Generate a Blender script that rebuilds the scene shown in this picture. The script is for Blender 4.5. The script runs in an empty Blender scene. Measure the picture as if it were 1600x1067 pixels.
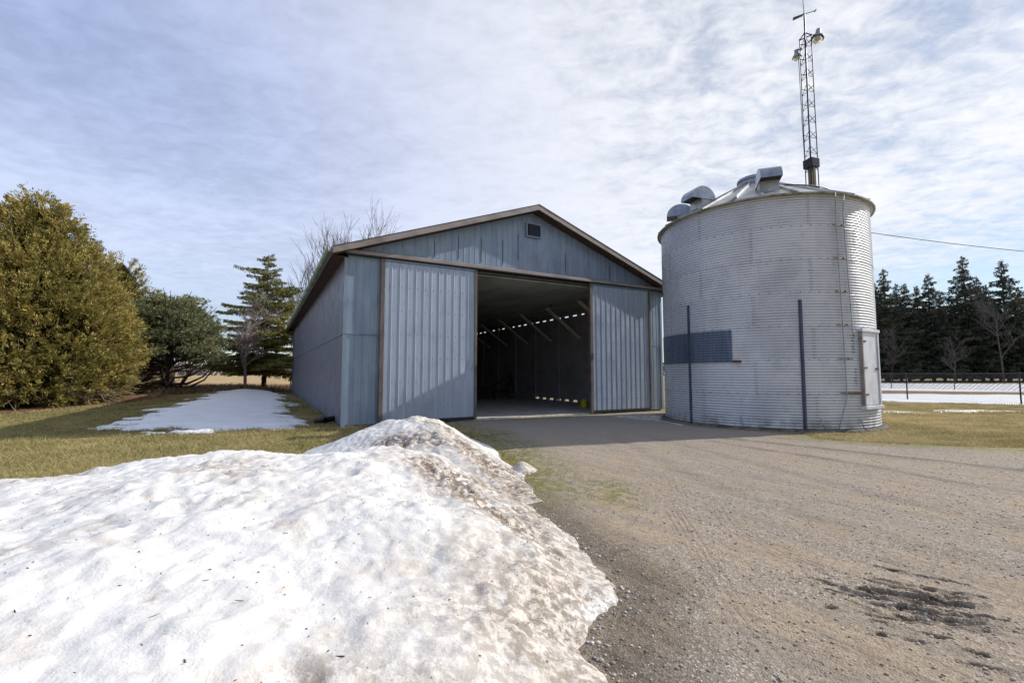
import bpy, math, random
import numpy as np
from mathutils import Vector, Matrix
random.seed(7)
rng = np.random.default_rng(11)
scn = bpy.context.scene
COL = scn.collection
R = math.radians

# ------------------------------------------------------------------ helpers
def S(r, g, b):
    f = lambda c: (c/255/12.92) if c/255 <= 0.04045 else ((c/255+0.055)/1.055)**2.4
    return (f(r), f(g), f(b), 1.0)

_tabs = {}
def vnoise(x, y, seed=0):
    if seed not in _tabs:
        _tabs[seed] = np.random.default_rng(1000+seed).random((256, 256))
    T = _tabs[seed]
    x = np.asarray(x, float); y = np.asarray(y, float)
    ix = np.floor(x).astype(int); iy = np.floor(y).astype(int)
    fx = x-ix; fy = y-iy
    fx = fx*fx*fx*(fx*(fx*6-15)+10); fy = fy*fy*fy*(fy*(fy*6-15)+10)
    a = T[ix % 256, iy % 256]; b = T[(ix+1) % 256, iy % 256]
    c = T[ix % 256, (iy+1) % 256]; d = T[(ix+1) % 256, (iy+1) % 256]
    return (a*(1-fx)+b*fx)*(1-fy)+(c*(1-fx)+d*fx)*fy

def fbm(x, y, seed=0, octv=4, gain=.5):
    s = 0; a = 1.; t = 0
    for i in range(octv):
        s = s+a*(vnoise(x*2**i+i*17.3, y*2**i+i*9.1, seed+i)-.5); t += a; a *= gain
    return s/t*2          # about -1..1

def sstep(a, b, x):
    t = np.clip((x-a)/(b-a), 0, 1); return t*t*(3-2*t)

def npmesh(name, V, F, mat=None, parent=None, attrs=None, smooth=False):
    V = np.asarray(V, np.float32); F = np.asarray(F, np.int32)
    k = F.shape[1]
    me = bpy.data.meshes.new(name)
    me.vertices.add(len(V)); me.vertices.foreach_set('co', V.ravel())
    me.loops.add(F.size); me.loops.foreach_set('vertex_index', F.ravel())
    me.polygons.add(len(F))
    me.polygons.foreach_set('loop_start', np.arange(0, F.size, k, dtype=np.int32))
    me.polygons.foreach_set('loop_total', np.full(len(F), k, np.int32))
    if smooth: me.polygons.foreach_set('use_smooth', np.ones(len(F), bool))
    me.update(calc_edges=True)
    for nm, a in (attrs or {}).items():
        at = me.attributes.new(nm, 'FLOAT', 'POINT'); at.data.foreach_set('value', np.asarray(a, np.float32))
    return link(name, me, mat, parent)

def link(name, me, mat, parent):
    ob = bpy.data.objects.new(name, me); COL.objects.link(ob)
    if mat is not None: me.materials.append(mat)
    if parent is not None: ob.parent = parent
    return ob

class MB:
    def __init__(s): s.v = []; s.f = []
    def add(s, vs, fs):
        o = len(s.v); s.v += [tuple(p) for p in vs]; s.f += [tuple(i+o for i in f) for f in fs]; return s
    def box(s, x0, x1, y0, y1, z0, z1):
        return s.add([(x0,y0,z0),(x1,y0,z0),(x1,y1,z0),(x0,y1,z0),(x0,y0,z1),(x1,y0,z1),(x1,y1,z1),(x0,y1,z1)],
              [(0,3,2,1),(4,5,6,7),(0,1,5,4),(1,2,6,5),(2,3,7,6),(3,0,4,7)])
    def hexa(s, p):   # 8 points: bottom loop then top loop
        return s.add(p, [(0,3,2,1),(4,5,6,7),(0,1,5,4),(1,2,6,5),(2,3,7,6),(3,0,4,7)])
    def beam(s, a, b, w, h, up=(0,0,1)):
        a = Vector(a); b = Vector(b); d = (b-a).normalized(); u = Vector(up)
        x = d.cross(u)
        if x.length < 1e-4: x = d.cross(Vector((1,0,0)))
        x.normalize(); y = x.cross(d).normalized()
        x *= w/2; y *= h/2
        return s.hexa([a-x-y, a+x-y, a+x+y, a-x+y, b-x-y, b+x-y, b+x+y, b-x+y])
    def tube(s, path, r, n=8, cap=True):
        path = [Vector(p) for p in path]; m = len(path)
        if not hasattr(r, '__len__'): r = [r]*m
        o = len(s.v); vs = []; fs = []
        ref = None
        for i, p in enumerate(path):
            d = (path[min(i+1, m-1)]-path[max(i-1, 0)])
            d = d.normalized() if d.length > 1e-9 else Vector((0,0,1))
            if ref is None: ref = Vector((0,0,1)) if abs(d.z) < .9 else Vector((1,0,0))
            x = d.cross(ref)
            if x.length < 1e-5: x = d.cross(Vector((.3,.8,.5)))
            x.normalize(); y = x.cross(d)
            ref = y.cross(x)*0+ref
            for k in range(n):
                t = 2*math.pi*k/n
                vs.append(p+(x*math.cos(t)+y*math.sin(t))*r[i])
        for i in range(m-1):
            for k in range(n):
                k2 = (k+1) % n
                fs.append((i*n+k, i*n+k2, (i+1)*n+k2, (i+1)*n+k))
        if cap:
            fs.append(tuple(range(n-1, -1, -1))); fs.append(tuple((m-1)*n+k for k in range(n)))
        return s.add(vs, fs)
    def lathe(s, prof, n=24, c=(0,0,0)):
        vs = []; fs = []; m = len(prof)
        for r_, z in prof:
            for k in range(n):
                t = 2*math.pi*k/n; vs.append((c[0]+r_*math.cos(t), c[1]+r_*math.sin(t), c[2]+z))
        for i in range(m-1):
            for k in range(n):
                k2 = (k+1) % n; fs.append((i*n+k, i*n+k2, (i+1)*n+k2, (i+1)*n+k))
        fs.append(tuple(range(n-1, -1, -1))); fs.append(tuple((m-1)*n+k for k in range(n)))
        return s.add(vs, fs)
    def build(s, name, mat=None, parent=None, smooth=False, bevel=0):
        me = bpy.data.meshes.new(name); me.from_pydata([tuple(v) for v in s.v], [], s.f); me.update()
        if smooth:
            for p in me.polygons: p.use_smooth = True
        ob = link(name, me, mat, parent)
        if bevel:
            m = ob.modifiers.new('b', 'BEVEL'); m.width = bevel; m.segments = 2; m.limit_method = 'ANGLE'
        return ob

def tag(o, label=None, cat=None, group=None, kind=None):
    if label: o['label'] = label
    if cat: o['category'] = cat
    if group: o['group'] = group
    if kind: o['kind'] = kind
    return o
def empty(name, loc=(0,0,0), rz=0):
    o = bpy.data.objects.new(name, None); COL.objects.link(o); o.location = loc; o.rotation_euler = (0,0,rz)
    o.empty_display_size = .3
    return o
def copy_tree(o, parent=None):
    c = o.copy(); COL.objects.link(c)
    if parent is not None: c.parent = parent
    for ch in list(o.children): copy_tree(ch, c)
    return c

# ------------------------------------------------------------------ materials
class NT:
    def __init__(s, name):
        s.m = bpy.data.materials.new(name); s.m.use_nodes = True; s.t = s.m.node_tree
        s.b = s.t.nodes['Principled BSDF']; s.tc = s.t.nodes.new('ShaderNodeTexCoord')
    def n(s, typ, **kw):
        x = s.t.nodes.new(typ)
        for k, v in kw.items(): setattr(x, k, v)
        return x
    def l(s, a, b): s.t.links.new(a, b)
    def noise(s, scale=(1,1,1), detail=4, rough=.55, dist=0, off=(0,0,0)):
        mp = s.n('ShaderNodeMapping'); mp.inputs['Scale'].default_value = scale; mp.inputs['Location'].default_value = off
        s.l(s.tc.outputs['Object'], mp.inputs[0])
        nz = s.n('ShaderNodeTexNoise'); nz.inputs['Scale'].default_value = 1; nz.inputs['Detail'].default_value = detail
        nz.inputs['Roughness'].default_value = rough; nz.inputs['Distortion'].default_value = dist
        s.l(mp.outputs[0], nz.inputs['Vector']); return nz.outputs['Fac']
    def streak(s, rot, scale, detail=5):
        m0 = s.n('ShaderNodeMapping'); m0.inputs['Rotation'].default_value = (0,0,rot); s.l(s.tc.outputs['Object'], m0.inputs[0])
        mp = s.n('ShaderNodeMapping'); mp.inputs['Scale'].default_value = scale; s.l(m0.outputs[0], mp.inputs[0])
        nz = s.n('ShaderNodeTexNoise'); nz.inputs['Scale'].default_value = 1; nz.inputs['Detail'].default_value = detail; nz.inputs['Roughness'].default_value = .6; nz.inputs['Distortion'].default_value = .15
        s.l(mp.outputs[0], nz.inputs['Vector']); return nz.outputs['Fac']
    def attr(s, name):
        a = s.n('ShaderNodeAttribute'); a.attribute_name = name; return a.outputs['Fac']
    def rng(s, f, lo, hi, to0=0., to1=1.):
        m = s.n('ShaderNodeMapRange'); m.interpolation_type = 'SMOOTHSTEP'
        m.inputs[1].default_value = lo; m.inputs[2].default_value = hi; m.inputs[3].default_value = to0; m.inputs[4].default_value = to1
        s.l(f, m.inputs[0]); return m.outputs[0]
    def math(s, op, a, b=0.):
        m = s.n('ShaderNodeMath', operation=op)
        for i, q in enumerate((a, b)):
            if isinstance(q, (int, float)): m.inputs[i].default_value = q
            else: s.l(q, m.inputs[i])
        return m.outputs[0]
    def mix(s, f, a, b):
        m = s.n('ShaderNodeMix', data_type='RGBA')
        for i, q in ((0, f), (6, a), (7, b)):
            if isinstance(q, (int, float, tuple)): m.inputs[i].default_value = q
            else: s.l(q, m.inputs[i])
        return m.outputs[2]
    def done(s, col, rough=.7, metal=0., spec=.5, bumps=()):
        if isinstance(col, tuple): s.b.inputs['Base Color'].default_value = col
        else: s.l(col, s.b.inputs['Base Color'])
        if isinstance(rough, (int, float)): s.b.inputs['Roughness'].default_value = rough
        else: s.l(rough, s.b.inputs['Roughness'])
        s.b.inputs['Metallic'].default_value = metal
        s.b.inputs['Specular IOR Level'].default_value = spec
        prev = None
        for f, dist, st in bumps:
            b = s.n('ShaderNodeBump'); b.inputs['Strength'].default_value = st; b.inputs['Distance'].default_value = dist
            s.l(f, b.inputs['Height'])
            if prev is not None: s.l(prev, b.inputs['Normal'])
            prev = b.outputs[0]
        if prev is not None: s.l(prev, s.b.inputs['Normal'])
        return s.m

def simple(name, col, col2=None, sc=(6,6,6), lo=.4, hi=.65, rough=.6, metal=0., spec=.4, bump=0., bsc=(40,40,40)):
    t = NT(name); c = col
    if col2 is not None: c = t.mix(t.rng(t.noise(sc, 5, .6), lo, hi), col, col2)
    bm = [(t.noise(bsc, 4), bump, 1.)] if bump else []
    return t.done(c, rough, metal, spec, bm)

def siding(name, base, chalk, dark, rough=.42, metal=.15):
    t = NT(name)
    streak = t.noise((5, 5, .5), 5, .65)
    c = t.mix(t.math('MULTIPLY', t.rng(streak, .38, .68), .7), base, chalk)
    c = t.mix(t.math('MULTIPLY', t.rng(t.noise((1.3,1.3,1.0), 5, .6), .5, .75), .4), c, dark)
    c = t.mix(t.math('MULTIPLY', t.rng(t.noise((14,14,1.6), 4, .7, off=(3,1,2)), .60, .72), .55), c, S(128,116,104))
    c = t.mix(t.math('MULTIPLY', t.rng(t.noise((60,60,30), 2, .7), .66, .74), .5), c, dark)
    rg = t.rng(t.noise((3,3,2), 4), .35, .7, rough-.1, rough+.16)
    return t.done(c, rg, metal, .45, [(t.noise((2.4,2.4,1.1), 2), .01, .5), (t.noise((30,30,12), 3), .002, .3)])

M = {}
M['siding'] = siding('blue_grey_metal_siding', S(122,138,158), S(146,160,177), S(96,109,128))
M['door_metal'] = siding('galvanised_door_metal', S(154,165,183), S(170,180,196), S(124,136,156), .40, .1)
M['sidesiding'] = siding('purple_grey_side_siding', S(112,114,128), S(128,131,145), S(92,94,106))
M['inner'] = simple('bare_inner_boards', S(112,108,110), S(88,86,90), (2,2,.6), .4, .65, .85, 0, .2)
M['liner'] = simple('pale_liner_boards', S(166,162,166), S(152,148,153), (1,1,1), .4, .65, .8, 0, .2)
M['ceilboard'] = simple('ceiling_board', S(176,178,168), S(150,154,146), (1.2,.5,1), .4, .65, .8, 0, .2)
M['brown'] = simple('weathered_brown_trim', S(108,98,94), S(88,79,75), (9,2,2), .4, .65, .6, 0, .35, .002, (30,8,30))
M['trimgrey'] = simple('grey_brown_fascia', S(148,138,134), S(124,115,111), (1.5,6,3), .4, .65, .55, 0, .4)
M['soffit'] = simple('dark_brown_soffit', S(84,68,60), S(62,50,45), (3,8,3), .4, .65, .8, 0, .2)
M['gutter'] = simple('mossy_white_gutter', S(150,158,142), S(104,118,90), (3,1.2,5), .38, .62, .5, 0, .4)
M['roofing'] = simple('roof_sheet', S(112,112,114), S(92,90,92), (3,3,3), .4, .65, .5, .3, .4)
M['timber'] = simple('sawn_timber', S(232,226,218), S(214,206,196), (4,4,4), .4, .7, .85, 0, .2)
M['sill'] = simple('pale_threshold', S(205,198,180), S(170,160,142), (4,4,4), .4, .7, .8, 0, .2)
M['concrete'] = simple('concrete', S(196,194,192), S(172,168,165), (2,2,2), .4, .65, .85, 0, .25, .004, (25,25,25))
M['padconc'] = simple('dirty_pad_concrete', S(112,105,97), S(72,66,60), (5,5,9), .4, .65, .9, 0, .2, .006, (30,30,30))
M['black'] = simple('black_plastic', S(28,28,30), None, rough=.45)
M['darksteel'] = simple('dark_painted_steel', S(44,42,46), S(66,50,44), (8,8,8), .55, .75, .5, .3)
M['blackfence'] = simple('black_fence_coating', S(40,42,44), None, rough=.55)
M['bark'] = simple('bark', S(74,62,54), S(50,42,37), (9,9,2.5), .4, .65, .95, 0, .1, .02, (16,16,4))
M['greybark'] = simple('grey_bark', S(138,126,118), S(104,94,88), (9,9,3), .4, .65, .9, 0, .1, .01, (20,20,6))
M['twig'] = simple('brown_twigs', S(128,118,114), S(104,96,94), (3,3,3), .4, .65, .9, 0, .1)
M['paletwig'] = simple('pale_brown_twigs', S(164,152,144), S(128,116,110), (3,3,3), .4, .65, .9, 0, .1)
M['greytwig'] = simple('pale_grey_twigs', S(96,92,92), S(74,70,72), (3,3,3), .4, .65, .9, 0, .1)
M['pole'] = simple('weathered_pole_wood', S(124,108,92), S(90,78,66), (12,12,1.2), .4, .65, .9, 0, .15, .006, (30,30,3))
M['lampgrey'] = simple('grey_lamp_housing', S(150,154,158), S(120,122,124), (6,6,6), .4, .7, .45, .5)
M['yellow'] = simple('yellow_plastic', S(206,186,40), S(176,150,30), (8,8,8), .45, .7, .45)
M['greycap'] = simple('blue_grey_plastic', S(110,134,140), None, rough=.5)
M['rubber'] = simple('old_rubber', S(34,33,33), S(54,50,48), (8,8,8), .5, .7, .9)
M['rust'] = simple('rusty_steel', S(122,78,46), S(82,56,42), (20,20,20), .4, .65, .85, .1)
M['wire'] = simple('cable_sheath', S(52,52,56), None, rough=.7)
t = NT('frosted_lamp_glass'); M['glass'] = t.done(S(232,228,206), .15, 0, .5); t.b.inputs['Transmission Weight'].default_value = .6

def bin_metal():
    t = NT('corrugated_galvanised_sheet')
    sp = t.n('ShaderNodeSeparateXYZ'); t.l(t.tc.outputs['Object'], sp.inputs[0])
    ang = t.math('ARCTAN2', sp.outputs[0], t.math('MULTIPLY', sp.outputs[1], -1.))
    # one shade per sheet: ring index and angular sheet index (offset from ring to ring)
    ring = t.math('FLOOR', t.math('DIVIDE', t.math('SUBTRACT', sp.outputs[2], .08), .8835))
    sh = t.math('FLOOR', t.math('ADD', t.math('MULTIPLY', ang, 1.05), t.math('MULTIPLY', t.math('MODULO', ring, 2.), .5)))
    cb = t.n('ShaderNodeCombineXYZ'); t.l(ring, cb.inputs[0]); t.l(sh, cb.inputs[1])
    wn = t.n('ShaderNodeTexWhiteNoise', noise_dimensions='2D'); t.l(cb.outputs[0], wn.inputs[0])
    c = t.mix(wn.outputs[0], S(192,195,204), S(206,208,214))
    c = t.mix(t.math('MULTIPLY', t.rng(t.noise((1.1,1.1,.8), 4, .6), .42, .7), .6), c, S(172,175,184))
    # shade painted into the corrugation valleys, deepened by grime; more grime in blotches
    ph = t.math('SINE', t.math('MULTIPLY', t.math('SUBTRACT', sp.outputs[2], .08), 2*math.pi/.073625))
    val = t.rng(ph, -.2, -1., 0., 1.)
    valdark = t.math('MULTIPLY', val, t.rng(t.noise((1.6,1.6,2.6), 6, .7, off=(2,5,1)), .40, .66, .5, 1.))
    c = t.mix(t.math('MULTIPLY', valdark, .7), c, S(96,88,84))
    c = t.mix(t.math('MULTIPLY', t.rng(t.noise((9,9,3), 5, .7), .60, .74), .5), c, S(112,104,98))
    c = t.mix(t.math('MULTIPLY', t.rng(t.noise((26,26,26), 3, .7), .68, .76), .6), c, S(98,84,74))
    # splash-back dirt at the foot and moss on the side that faces away from the sun
    low = t.math('MULTIPLY', t.rng(sp.outputs[2], .5, .05), t.rng(t.noise((4,4,4), 5), .35, .65))
    c = t.mix(t.math('MULTIPLY', low, .7), c, S(104,92,80))
    moss = t.math('MULTIPLY', t.rng(ang, -1.05, -1.5), t.rng(sp.outputs[2], 2.6, 4.2))
    c = t.mix(t.math('MULTIPLY', moss, t.rng(t.noise((5,5,2), 4), .35, .6)), c, S(124,140,100))
    return t.done(c, t.rng(t.noise((3,3,3), 4), .35, .7, .36, .56), .18, .5, [(t.noise((2.2,2.2,.9), 2), .02, .35)])
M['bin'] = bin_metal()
M['patch'] = simple('dull_zinc_patch', S(104,116,136), S(86,97,116), (7,7,.7), .35, .65, .5, .4)
M['stiff'] = simple('blue_grey_stiffener', S(84,92,112), S(66,72,90), (10,10,1), .4, .65, .5, .3)
M['binroof'] = simple('galvanised_roof_sheet', S(178,180,182), S(140,138,134), (2,2,2), .4, .65, .42, .45)
M['vent'] = simple('galvanised_vent_sheet', S(150,158,170), S(124,132,146), (3,3,3), .4, .65, .35, .6)
M['bindoor'] = simple('pale_painted_door', S(210,212,220), S(188,190,198), (4,4,2), .42, .68, .5, .15)
M['rim'] = simple('mossy_eave_rim', S(150,146,128), S(108,112,84), (4,4,4), .4, .65, .6, .2)

def ground_mat():
    t = NT('lawn_and_field')
    fine = t.noise((9,9,9), 8, .72); mid = t.noise((.7,.7,.7), 5, .6); big = t.noise((.16,.16,.16), 4, .55)
    c = t.mix(t.rng(mid, .38, .64), S(132,126,82), S(154,140,98))
    c = t.mix(t.math('MULTIPLY', t.rng(fine, .42, .7), .6), c, S(112,106,66))
    c = t.mix(t.math('MULTIPLY', t.rng(big, .5, .68), .7), c, S(158,136,98))
    c = t.mix(t.math('MULTIPLY', t.attr('dry'), t.rng(t.noise((3,3,3), 5), .3, .6)), c, S(176,154,114))
    f = t.mix(t.rng(t.noise((.25,.9,1), 6, .65), .38, .66), S(188,164,124), S(140,116,84))
    f = t.mix(t.math('MULTIPLY', t.rng(t.noise((2.5,2.5,1), 5, .65), .52, .7), .7), f, S(112,92,70))
    c = t.mix(t.attr('field'), c, f)
    mu = t.mix(t.rng(fine, .35, .65), S(138,104,80), S(92,68,54))
    c = t.mix(t.attr('mulch'), c, mu)
    return t.done(c, .95, 0, .1, [(t.noise((14,14,14), 6, .7), .025, 1.)])
M['ground'] = ground_mat()

def gravel_mat():
    t = NT('packed_gravel')
    fine = t.noise((26,26,26), 8, .75); vf = t.noise((90,90,90), 3, .7); mid = t.noise((1.4,1.4,1.4), 6, .62, .4)
    c = t.mix(t.rng(mid, .36, .66), S(170,153,131), S(150,137,121))
    c = t.mix(t.math('MULTIPLY', t.rng(t.noise((.45,.45,.45), 5, .6), .46, .62), .75), c, S(150,141,131))
    st1 = t.streak(R(48), (.35,4.5,1)); st2 = t.streak(R(62), (.5,11,1))
    c = t.mix(t.math('MULTIPLY', t.rng(st1, .46, .66), .55), c, S(142,132,122))
    c = t.mix(t.math('MULTIPLY', t.rng(st2, .54, .70), .45), c, S(122,110,98))
    c = t.mix(t.math('MULTIPLY', t.rng(st1, .48, .34), .4), c, S(180,159,133))
    c = t.mix(t.math('MULTIPLY', t.rng(fine, .46, .66), .75), c, S(118,106,94))
    c = t.mix(t.math('MULTIPLY', t.rng(vf, .62, .75), .6), c, S(214,206,196))
    vo = t.n('ShaderNodeTexVoronoi'); vo.inputs['Scale'].default_value = 85; t.l(t.tc.outputs['Object'], vo.inputs['Vector'])
    st = t.n('ShaderNodeSeparateColor'); t.l(vo.outputs['Color'], st.inputs[0])
    c = t.mix(t.math('MULTIPLY', t.rng(st.outputs[0], .7, .95), t.rng(mid, .35, .6)), c, S(190,181,170))
    c = t.mix(t.math('MULTIPLY', t.rng(st.outputs[1], .75, .95), .45), c, S(116,106,98))
    # damp, darker earth; moss and grass growing at the sides; worn grey lane to the barn
    c = t.mix(t.math('MULTIPLY', t.attr('worn'), .7), c, S(150,145,140))
    c = t.mix(t.math('MULTIPLY', t.attr('damp'), t.rng(fine, .25, .6, .55, 1.)), c, S(54,46,40))
    gm = t.math('MULTIPLY', t.attr('moss'), t.rng(t.noise((7,7,7), 6, .7), .40, .58))
    c = t.mix(gm, c, t.mix(t.rng(fine, .4, .65), S(126,122,56), S(92,96,44)))
    return t.done(c, .92, 0, .2, [(mid, .04, .5), (st2, .03, .5), (fine, .016, .6), (vo.outputs['Distance'], .010, .6), (vf, .005, .6)])
M['gravel'] = gravel_mat()

def snow_mat():
    t = NT('old_granular_snow')
    mid = t.noise((2.2,2.2,2.2), 6, .6, .3); fine = t.noise((22,22,22), 7, .7); vf = t.noise((70,70,70), 4, .7)
    c = t.mix(t.rng(mid, .4, .68), (.735,.72,.70,1), (.645,.632,.615,1))
    c = t.mix(t.math('MULTIPLY', t.rng(t.noise((1.7,1.7,1.7), 7, .68, .5, (4,2,0)), .50, .70), .5), c, S(196,184,170))
    c = t.mix(t.math('MULTIPLY', t.rng(t.noise((4.5,4.5,4.5), 6, .7, .4, (1,7,3)), .57, .70), .55), c, S(158,142,124))
    d = t.attr('dirt')
    k = t.math('MULTIPLY', d, t.rng(t.noise((3,3,3), 7, .7, .6, (9,3,1)), .34, .56))
    c = t.mix(t.math('MULTIPLY', k, .6), c, S(180,162,140))
    k2 = t.math('MULTIPLY', d, t.rng(t.noise((13,13,13), 7, .75, .3), .42, .56))
    c = t.mix(t.math('MULTIPLY', k2, .92), c, S(104,86,70))
    k3 = t.math('MULTIPLY', t.math('ADD', t.math('MULTIPLY', d, .9), .16), t.rng(vf, .60, .68))
    c = t.mix(t.math('MINIMUM', k3, 1.), c, S(78,64,52))
    m = t.done(c, t.rng(fine, .3, .7, .35, .75), 0, .4, [(mid, .05, .35), (t.noise((7,7,7), 5, .6), .03, .5), (fine, .010, .55), (vf, .004, .5)])
    return m
M['snow'] = snow_mat()
M['flatsnow'] = simple('thin_flat_snow', (.82,.83,.85,1), (.74,.75,.77,1), (1.5,4,2), .4, .65, .6, 0, .4, .02, (6,6,6))

def leaf_mat(name, c1, c2, c3, rough=.6, trans=.12):
    t = NT(name); v = t.attr('var')
    c = t.mix(t.rng(v, .0, .5), c1, c2); c = t.mix(t.rng(v, .5, 1.), c, c3)
    m = t.done(c, rough, 0, .25)
    tr = t.n('ShaderNodeBsdfTranslucent'); t.l(c, tr.inputs[0])
    mx = t.n('ShaderNodeMixShader'); mx.inputs[0].default_value = trans
    t.l(t.b.outputs[0], mx.inputs[1]); t.l(tr.outputs[0], mx.inputs[2])
    t.l(mx.outputs[0], t.t.nodes['Material Output'].inputs[0]); return m
M['cedar'] = leaf_mat('cedar_sprays', S(102,100,52), S(154,142,80), S(206,186,116), .65, .25)
M['pine'] = leaf_mat('dark_pine_needles', S(86,94,68), S(132,134,96), S(174,166,122), .6, .2)
M['spruce'] = leaf_mat('olive_spruce_needles', S(92,96,58), S(134,132,76), S(170,158,96), .6, .22)
M['dspruce'] = leaf_mat('dark_spruce_needles', S(50,58,50), S(74,80,64), S(100,86,70), .7, .05)
M['grass'] = leaf_mat('grass_blades', S(120,114,72), S(164,152,104), S(210,192,150), .8, .2)
M['brush'] = leaf_mat('dead_brush', S(110,92,76), S(142,120,98), S(176,152,122), .85, .1)
M['wood'] = leaf_mat('far_wood', S(92,92,92), S(104,102,102), S(120,114,112), .9, 0.)
M['twigstem'] = simple('dead_stems', S(160,146,128), S(120,104,90), (5,5,5), .4, .7, .9, 0, .1)
M['debris'] = simple('bark_bits', S(70,54,42), S(40,32,28), (40,40,40), .4, .6, .9, 0, .1)
def stone_mat():
    t = NT('loose_stone'); v = t.attr('var')
    c = t.mix(t.rng(v, 0, .55), S(120,108,96), S(160,148,134)); c = t.mix(t.rng(v, .6, 1), c, S(198,192,184))
    return t.done(c, .85, 0, .25)
M['stone'] = stone_mat()

# ------------------------------------------------------------------ frame of the barn, terrain
YAW = R(28.6)
CX, CY = -4.737, 12.784
EX = np.array([math.cos(YAW), math.sin(YAW)]); EY = np.array([-math.sin(YAW), math.cos(YAW)])
W, L, HW = 12.4, 26.0, 4.86
def to_uv(x, y):
    return (x-CX)*EX[0]+(y-CY)*EX[1], (x-CX)*EY[0]+(y-CY)*EY[1]
def from_uv(u, v): return CX+EX[0]*u+EY[0]*v, CY+EX[1]*u+EY[1]*v
BX, BY, BR = 8.031, 14.700, 2.955
def terrain(x, y):
    u, v = to_uv(x, y)
    b = .36*np.exp(-((x+18.5)**2+(y-33)**2)/(2*8.0**2))*np.clip((-u-.2)/3., 0, 1)
    und = .03*fbm(x/5., y/5., 40, 2)*sstep(3., 8., np.hypot(x-1., y-6)/1.4)
    und = und*sstep(.2, 3, np.maximum(-u, np.maximum(u-W, np.maximum(-v, v-L))))*sstep(3.2, 6, np.hypot(x-BX, y-BY))
    return b+und

def poly_dist(x, y, P):
    """signed distance, positive inside"""
    P = np.asarray(P, float); n = len(P)
    d = np.full(x.shape, 1e9); ins = np.zeros(x.shape, bool)
    for i in range(n):
        a = P[i]; b = P[(i+1) % n]; e = b-a
        t_ = np.clip(((x-a[0])*e[0]+(y-a[1])*e[1])/(e@e), 0, 1)
        d = np.minimum(d, np.hypot(x-a[0]-t_*e[0], y-a[1]-t_*e[1]))
        c = ((a[1] > y) != (b[1] > y)) & (x < (b[0]-a[0])*(y-a[1])/((b[1]-a[1]) if b[1] != a[1] else 1e-9)+a[0])
        ins ^= c
    return np.where(ins, d, -d)

def grid_faces(ny, nx, keep=None):
    i = np.arange(ny-1)[:, None]*nx+np.arange(nx-1)[None, :]
    F = np.stack([i, i+1, i+nx+1, i+nx], -1).reshape(-1, 4)
    if keep is not None:
        k = (keep[:-1, :-1] | keep[1:, :-1] | keep[:-1, 1:] | keep[1:, 1:]).reshape(-1)
        F = F[k]
    return F
def compact(V, F, attrs):
    used = np.unique(F); mp = np.full(len(V), -1); mp[used] = np.arange(len(used))
    return V[used], mp[F], {k: a[used] for k, a in attrs.items()}

DRIVE = [(-2.6,-3), (14.5,-3), (22,7.2), (15,8.6), (10.2,9.2), (8.0,9.8), (6.9,10.6), (7.2,11.4), (9.2,14.4), (6.7,18.7),
         from_uv(11.9,-.02), from_uv(2.9,-.02), (-1.5,13.0), (-.9,11.2), (-.5,9.3), (.1,8), (-.2,6.5), (-1.2,4), (-2.4,0)]
# ------------------------------------------------------------------ ground
s_ = np.linspace(-1, 1, 281); ax = 1200*np.sinh(8*s_)/math.sinh(8)
gx, gy = np.meshgrid(ax, ax+8)
gz = terrain(gx, gy)-.16*sstep(.35, .9, poly_dist(gx, gy, DRIVE))
edge_l = -18.8+.8*fbm(gx/4, gy/4, 60, 3)
field = np.maximum(sstep(0, -1.5, gx-edge_l-np.clip((gy-30)*.15, -1, 3)), sstep(0, 2.5, gy-44-2*fbm(gx/6, gy/6, 61, 2)))
dry = np.clip(sstep(0, 6, gx-9)+.8*np.exp(-((gx+3.5)**2/8+(gy-11.6)**2/1.2)), 0, 1)
mul = sstep(1.2, -.2, np.hypot((gx+21.8)/1.05, gy-20.5)-5.2+.6*fbm(gx/1.5, gy/1.5, 62, 3))
g = npmesh('ground', np.stack([gx, gy, gz], -1).reshape(-1, 3), grid_faces(281, 281), M['ground'], None,
           dict(field=field.ravel(), dry=dry.ravel(), mulch=mul.ravel()), True)
tag(g, kind='structure')

#DW
# driveway: graded grid, a real heightfield with wheel ruts
def line_d(x, y, pts):
    d = np.full(x.shape, 1e9)
    for a, b in zip(pts[:-1], pts[1:]):
        a = np.array(a); b = np.array(b); e = b-a
        t_ = np.clip(((x-a[0])*e[0]+(y-a[1])*e[1])/(e@e), 0, 1)
        d = np.minimum(d, np.hypot(x-a[0]-t_*e[0], y-a[1]-t_*e[1]))
    return d
def curve(pts, n=24):
    P = [np.array(p, float) for p in pts]; P = [2*P[0]-P[1]]+P+[2*P[-1]-P[-2]]; out = []
    for i in range(1, len(P)-2):
        for k in range(n):
            t_ = k/n; a, b, c, d = P[i-1:i+3]
            out.append(.5*((2*b)+(c-a)*t_+(2*a-5*b+4*c-d)*t_**2+(3*b-3*c+d-a)*t_**3))
    return out+[P[-2]]
def dens(a, pts):   # monotone coordinate from (position, step) table
    out = [a]; 
    while out[-1] < pts[-1][0]:
        out.append(out[-1]+np.interp(out[-1], [p[0] for p in pts], [p[1] for p in pts]))
    return np.array(out)
dx = dens(-3.2, [(-3.2,.06), (-.5,.03), (.6,.022), (1.6,.013), (3.6,.013), (4.6,.03), (8,.06), (22.4,.16)])
dy = dens(-3.2, [(-3.2,.2), (1.4,.03), (2.2,.011), (4.2,.012), (5.2,.022), (8,.045), (20,.08)])
X, Y = np.meshgrid(dx, dy)
pd = poly_dist(X, Y, DRIVE)+.35*fbm(X/1.3, Y/1.3, 70, 4)*sstep(14.5, 12, Y)
H = terrain(X, Y)+.022*np.tanh(pd/.25)
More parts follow.
